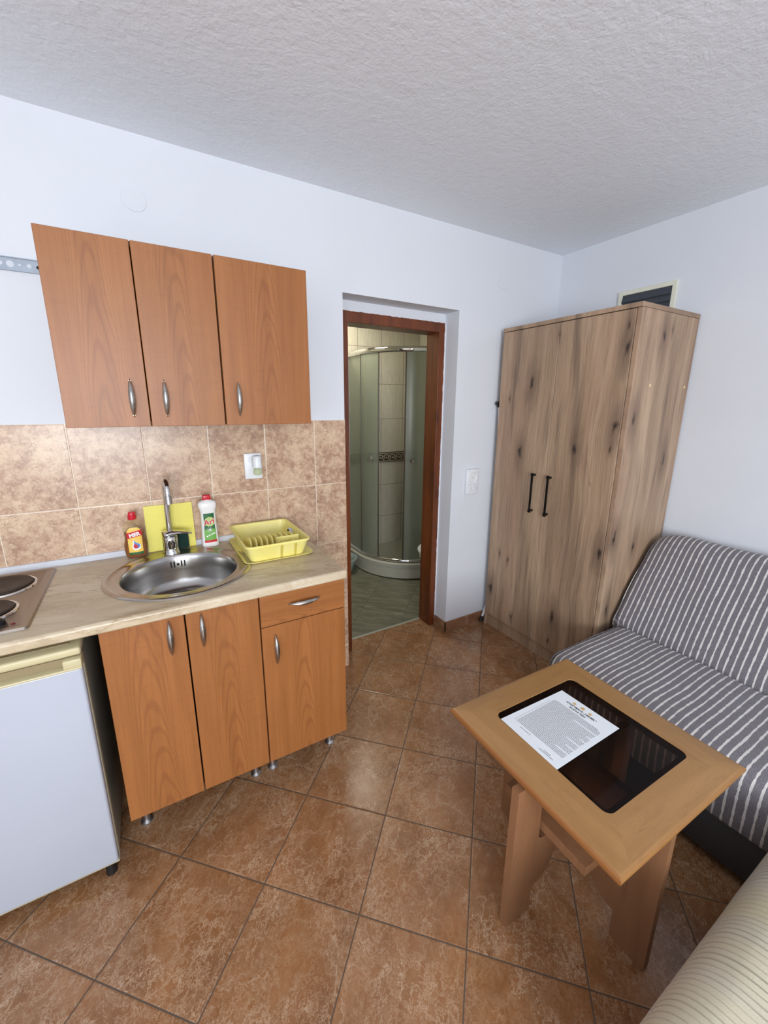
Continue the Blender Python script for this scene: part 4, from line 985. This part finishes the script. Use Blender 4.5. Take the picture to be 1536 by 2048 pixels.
# second board runs along y, halved into two so it does not cut through the first
P = leg_profile(.276, False)
for s_ in (-1, 1):
    half = [(x, z) for x, z in P if x*s_ > .05]; half = [(s_*.0130, .205)]+[p for p in half]+[(s_*.0130, zt_)] if s_ > 0 else half+[]
    if s_ < 0: half = [(x, z) for x, z in P if x < -.05]; half = half[:]+[]; half.insert(len([q for q in half if q[1] < .206]), (-.0130, .205)) ; half = [q for q in half if not (q[1] > .3)]+[(-.0130, zt_), (-.276, zt_)]
    if s_ > 0: half = [(.0130, .205)]+[(x, z) for x, z in P if x > .05 and z < .3]+[(.276, zt_), (.0130, zt_)]
    b = B(); bm_prism(b, half, -.0125, .0125, Matrix.Translation((ccx, ccy, 0)) @ YZ); tb('leg_board', b, 'beech_z')
for c in (-.130, .130):                                                   # short bars resting in the slots
    b = B(); bm_prism(b, [(-.160, .318), (.130, .318), (.130, .350), (-.160, .350)], -.035, .035, Matrix.Translation((ccx+c, ccy, 0)) @ YZ); tb('cross_bar', b, 'beech_z')
# house rules sheet on the glass; text up = +x, reading direction = -y
PS = [(.925, -1.236), (1.223, -1.247), (1.225, -1.458), (.918, -1.457)]
org = Vector((.918, -1.24, zt+.0006)); 
sh = thing('house_rules_sheet', (1.072, -1.350, zt+.0002), 'white A4 sheet of printed house rules lying on the glass table top', 'paper')
b = B(); bm_prism(b, PS, zt+.0002, zt+.0005); obj('sheet', b, M['paper'], sh)
MT = lambda up, along, z=.0007: Matrix(((0, 1, 0, .921+up), (-1, 0, 0, -1.240-along), (0, 0, 1, zt+z), (0, 0, 0, 1)))
b = B(); add_mesh(b, text_mesh('APARTMANI „NIKMIL”', .0112, MT(.262, .108), .00035, .00002)); add_mesh(b, text_mesh('KUĆNI RED', .0112, MT(.2475, .104), .00035, .00002)); obj('heading', b, M['ink'], sh)
b = B(); R_ = random.Random(3)
def words(up, a0, a1, hgt=.0017):
    a = a0
    while a < a1-.002:
        L_ = min(R_.uniform(.003, .013), a1-a); bm_box(b, .921+up, .921+up+hgt, -1.240-a-L_, -1.240-a, zt+.0006, zt+.0008); a += L_+.0013
up = .236
for i in range(36):
    if up < .045: break
    a0 = .026 if i else .03; a1 = .20 if i % 5 else R_.uniform(.12, .19)
    if i == 0: a1 = .19
    words(up, a0, a1); 
    if i > 2: words(up, .0185, .0205, .0014)
    up -= .0056
obj('small_print', b, M['ink2'], sh); b = B(); words(.032, .052, .092); obj('date_line', b, M['ink2'], sh); b = B(); words(.020, .152, .178); words(.0135, .140, .190)
obj('signature_line', b, M['ink2'], sh)
b = B()
for a, upc, r in ((.075, .279, .0085), (.104, .2815, .0105), (.133, .279, .0085)):
    pts = []
    for i in range(10):
        rr = r if i % 2 == 0 else r*.45; an = PI/2+i*PI/5; pts.append((.921+upc+rr*math.sin(an), -1.240-a-rr*math.cos(an)))
    bm_prism(b, pts, zt+.0006, zt+.0009)
obj('stars', b, M['gold'], sh)

# ------------------------------------------------------------------ ottoman with cream throw (bottom right)
ot_ = thing('ottoman', (1.12, -2.2, 0), 'low padded seat hidden under the cream ribbed throw, near the camera', 'seat')
box('padded_block', M['foam'], ot_, .70, 1.48, -2.62, -1.88, .03, .36, bev=.03, smooth=True)
for px in (.75, 1.44):
    for py in (-1.95, -2.57):
        b = B(); bm_cyl(b, (px, py, 0), (px, py, .031), .02, seg=16); obj('leg', b, M['black'], ot_)
b = B(); rows = []; nx, nyy = 70, 70
ox0, ox1, oy0, oy1 = .61, 1.535, -1.796, -2.70
for i in range(nx+1):
    u_ = -1+2*i/nx; row = []
    for j in range(nyy+1):
        v_ = -1+2*j/nyy
        # rounded mattress: superellipse height, vertical fall at the borders
        fx_ = abs(u_)**5; fy_ = abs(v_)**5; dome = (1-min(1, fx_))*(1-min(1, fy_))
        x = (ox0+ox1)/2+(ox1-ox0)/2*math.sin(u_*PI/2)**1*1 if False else (ox0+ox1)/2+(ox1-ox0)/2*(1.0*u_*(1.28-.28*u_*u_))
        y = (oy0+oy1)/2-(oy1-oy0)/2*(-1)*(v_*(1.28-.28*v_*v_))
        ex = max(0, (abs(u_)-.70)/.30); ey = max(0, (abs(v_)-.62)/.38); e_ = min(1, math.sqrt(ex*ex+ey*ey))
        z = .40+.065*(1-v_*v_)*(1-u_*u_*.6)-(1-math.sqrt(max(0, 1-min(1, e_)**2.2)))*.20
        z += mn.noise(Vector((x*6, y*6, 0)))*.006
        row.append((x, y, z))
    rows.append(row)
grid_surf(b, rows)
# skirt: side walls hanging down
edge = [rows[i][0] for i in range(nx+1)]+[rows[nx][j] for j in range(1, nyy+1)]+[rows[i][nyy] for i in range(nx-1, -1, -1)]+[rows[0][j] for j in range(nyy-1, 0, -1)]
cx_, cy_ = (ox0+ox1)/2, (oy0+oy1)/2
sk_rows = []
for q in range(7):
    t_ = q/6; sk_rows.append([(p[0], p[1], p[2]*(1-t_)+.035*t_) if True else p for p in edge])
grid_surf(b, sk_rows, True)
bmesh.ops.remove_doubles(b, verts=b.verts, dist=.0005)
tag(obj('cream_throw', b, M['cream'], smooth=True, angle=80), 'cream ribbed throw covering the low seat at the bottom right corner', 'throw')

# ------------------------------------------------------------------ bathroom things
ACX, ACY, AR = 2.26, 1.34, .55; BX, BY = 2.552, 1.589
def quad_outline(r, n=26):
    """outline of quarter-round tray from the left wall end to the front right end"""
    P = [(ACX-r, BY)]
    for i in range(n+1):
        a = PI+PI/2*i/n; P.append((ACX+r*math.cos(a), ACY+r*math.sin(a)))
    P.append((BX, ACY-r)); return P
sc_ = thing('shower_cabin', (2.2, 1.3, 0), 'quarter-round shower cabin with frosted glass doors and chrome rails', 'shower')
b = B(); layers = [(AR-.02, .0), (AR-.02, .008), (AR, .010), (AR, .098), (AR+.006, .102), (AR+.006, .108), (AR-.004, .112), (AR-.004, .132), (AR+.012, .138), (AR+.012, .150), (AR+.004, .157), (AR-.028, .157), (AR-.042, .150), (AR-.055, .118), (AR-.09, .112)]
rows = [[(x, y, z) for x, y in quad_outline(r)] for r, z in layers]; V = grid_surf(b, rows); c = b.verts.new((BX, BY, .112)); l = V[-1]
for i in range(len(l)-1): b.faces.new((l[i], l[i+1], c))
obj('tray', b, M['tray'], sc_, smooth=True, angle=40)
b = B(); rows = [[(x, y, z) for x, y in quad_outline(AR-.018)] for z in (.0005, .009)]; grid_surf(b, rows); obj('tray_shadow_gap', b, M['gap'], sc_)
def arc_rail(name, z0, z1, r0, r1, mat):
    b = B(); rows = []
    n = 10; prof = [((r0+r1)/2+(r1-r0)/2*math.cos(2*PI*i/n), (z0+z1)/2+(z1-z0)/2*math.sin(2*PI*i/n)) for i in range(n)]
    outs = [quad_outline(r) for r, z in prof]
    rows = [[(outs[i][k][0], outs[i][k][1], prof[i][1]) for i in range(n)] for k in range(len(outs[0]))]
    V = grid_surf(b, rows, True); b.faces.new(V[0]); b.faces.new(V[-1]); return obj(name, b, M[mat], sc_, smooth=True, angle=60)
arc_rail('top_rail', 1.980, 2.028, .508, .545, 'chrome'); arc_rail('bottom_rail', .158, .190, .512, .540, 'chrome')
def arc_panel(name, a0, a1, r, z0, z1, n=18, pre=None, post=None):
    pts = []
    if pre: pts.append(pre)
    for i in range(n+1):
        a = math.radians(a0+(a1-a0)*i/n); pts.append((ACX+r*math.cos(a), ACY+r*math.sin(a)))
    if post: pts.append(post)
    b = B(); grid_surf(b, [[(x, y, z) for x, y in pts] for z in (z0, z1)]); return obj(name, b, M['frost'], sc_, smooth=True)
p1 = arc_panel('fixed_glass', 180, 187, .524, .188, 1.985, pre=(ACX-.524, BY))
p2 = arc_panel('sliding_door', 184, 207.6, .532, .188, 1.985); p3 = arc_panel('sliding_door', 234, 262, .532, .188, 1.985)
p4 = arc_panel('fixed_glass', 258, 270, .524, .188, 1.985, post=(BX, ACY-.524))
def bar(par, ang_, r, w, mat, name='glass_edge'):
    a = math.radians(ang_); b = B(); c = Vector((ACX+r*math.cos(a), ACY+r*math.sin(a), 0)); bm_cyl(b, c+Vector((0, 0, .188)), c+Vector((0, 0, 1.985)), w, seg=8); obj(name, b, M[mat], par)
bar(p2, 207.9, .532, .006, 'key_dark'); bar(p3, 233.6, .532, .006, 'key_dark'); bar(p2, 184, .534, .004, 'key_dark'); bar(p1, 190, .520, .004, 'alu')
for par, ang_ in ((p2, 200.6), (p3, 240.2)):
    a = math.radians(ang_); d_ = Vector((math.cos(a), math.sin(a), 0)); c = Vector((ACX, ACY, 1.095)); b = B()
    bm_cyl(b, c+d_*.534, c+d_*.552, .010, .008, 16); bm_cyl(b, c+d_*.552, c+d_*.566, .019, .014, 20); obj('knob', b, M['chrome'], par, smooth=True)
bx_ = B(); bm_box(bx_, 1.731, 1.745, 1.556, 1.588, .158, 1.99); obj('wall_profile', bx_, M['alu'], sc_)
# plastic tub beside the tray
tb_ = thing('plastic_tub', (1.54, 1.36, 0), 'pale grey plastic tub on the bathroom floor left of shower', 'tub')
b = B(); bm_lathe(b, [(0, .0), (.105, 0), (.115, .006), (.150, .125), (.162, .130), (.163, .137), (.152, .139), (.145, .130), (.110, .012), (0, .010)], (1.53, 1.37, 0), 44); obj('basin', b, M['tub'], tb_, smooth=True, angle=50)
# toilet against the bathroom's right wall
to = thing('toilet', (2.2, .50, 0), 'white toilet just visible past the right door jamb in the bathroom', 'toilet')
b = B(); rows = []
for z, a, w, cxo in ((0, .21, .105, .02), (.06, .20, .10, .02), (.18, .19, .105, .01), (.28, .225, .145, 0), (.36, .255, .178, 0), (.395, .262, .184, 0), (.40, .255, .178, 0)):
    rows.append([(2.105+cxo+a*math.cos(2*PI*i/40)*(1.0), .485+w*math.sin(2*PI*i/40), z) for i in range(40)])
V = grid_surf(b, rows, True); b.faces.new(V[0]); b.faces.new(V[-1]); obj('bowl', b, M['porcelain'], to, smooth=True, angle=60)
b = B(); rows = []
for z, k2 in ((.401, 1.), (.418, 1.01), (.428, .97), (.432, .85)): rows.append([(2.105+.268*k2*math.cos(2*PI*i/40), .485+.19*k2*math.sin(2*PI*i/40), z) for i in range(40)])
V = grid_surf(b, rows, True); b.faces.new(V[0]); b.faces.new(V[-1]); obj('seat_lid', b, M['white_pl'], to, smooth=True, angle=60)
b = B(); bm_box(b, 2.375, 2.548, .315, .655, .401, .78, bev=.025, seg=4); obj('cistern', b, M['porcelain'], to, smooth=True)
b = B(); bm_cyl(b, (2.46, .485, .78), (2.46, .485, .79), .022, seg=20); obj('flush_button', b, M['chrome'], to)

# ------------------------------------------------------------------ light
def area(name, loc, rot, sx_, sy_, power, col):
    l_ = bpy.data.lights.new(name, 'AREA'); l_.shape = 'RECTANGLE'; l_.size = sx_; l_.size_y = sy_; l_.energy = power; l_.color = col
    o = bpy.data.objects.new(name, l_); C.objects.link(o); o.location = loc; o.rotation_euler = rot; return o
area('window_daylight', (-.45, Y1+.03, 1.5), (PI/2, 0, 0), 1.5, 1.25, 130, (.93, .965, 1.0))
area('side_fill', (X0+.03, -2.9, 1.35), (PI/2, 0, -PI/2), 1.3, 1.2, 12, (.92, .96, 1.0))  # added fill light in front of the solid west wall
l_ = bpy.data.lights.new('bathroom_lamp', 'AREA'); l_.shape = 'DISK'; l_.size = .30; l_.energy = 13; l_.color = (1., .95, .80)
o = bpy.data.objects.new('bathroom_lamp', l_); C.objects.link(o); o.location = (1.50, 1.20, 2.46)
wl = bpy.data.worlds.new('sky'); scn.world = wl; wl.use_nodes = True
wl.node_tree.nodes['Background'].inputs[0].default_value = (.75, .85, 1., 1); wl.node_tree.nodes['Background'].inputs[1].default_value = .6

# ------------------------------------------------------------------ camera
cd = bpy.data.cameras.new('camera'); cam = bpy.data.objects.new('camera', cd); C.objects.link(cam)
F_ = 819.4129; cd.sensor_fit = 'HORIZONTAL'; cd.sensor_width = 36.; cd.lens = 36.*F_/1536
cd.shift_x = (768-766.8015)/1536; cd.shift_y = (1008.3248-1024)/1536; cd.clip_start = .02; cd.clip_end = 60
cam.matrix_world = Matrix.Translation((0, -2.0277, 1.5633)) @ Matrix.Rotation(math.radians(-30.57332), 4, 'Z') @ Matrix.Rotation(math.radians(76.34725), 4, 'X') @ Matrix.Rotation(math.radians(.34118), 4, 'Z')
scn.camera = cam
scn.view_settings.view_transform = 'Standard'; scn.view_settings.look = 'None'; scn.view_settings.exposure = 0.
try: scn.cycles.use_denoising = True; scn.cycles.max_bounces = 8; scn.cycles.diffuse_bounces = 5; scn.cycles.transparent_max_bounces = 12
except Exception: pass
for o in bpy.data.objects:
    if '_o' in o: del o['_o']
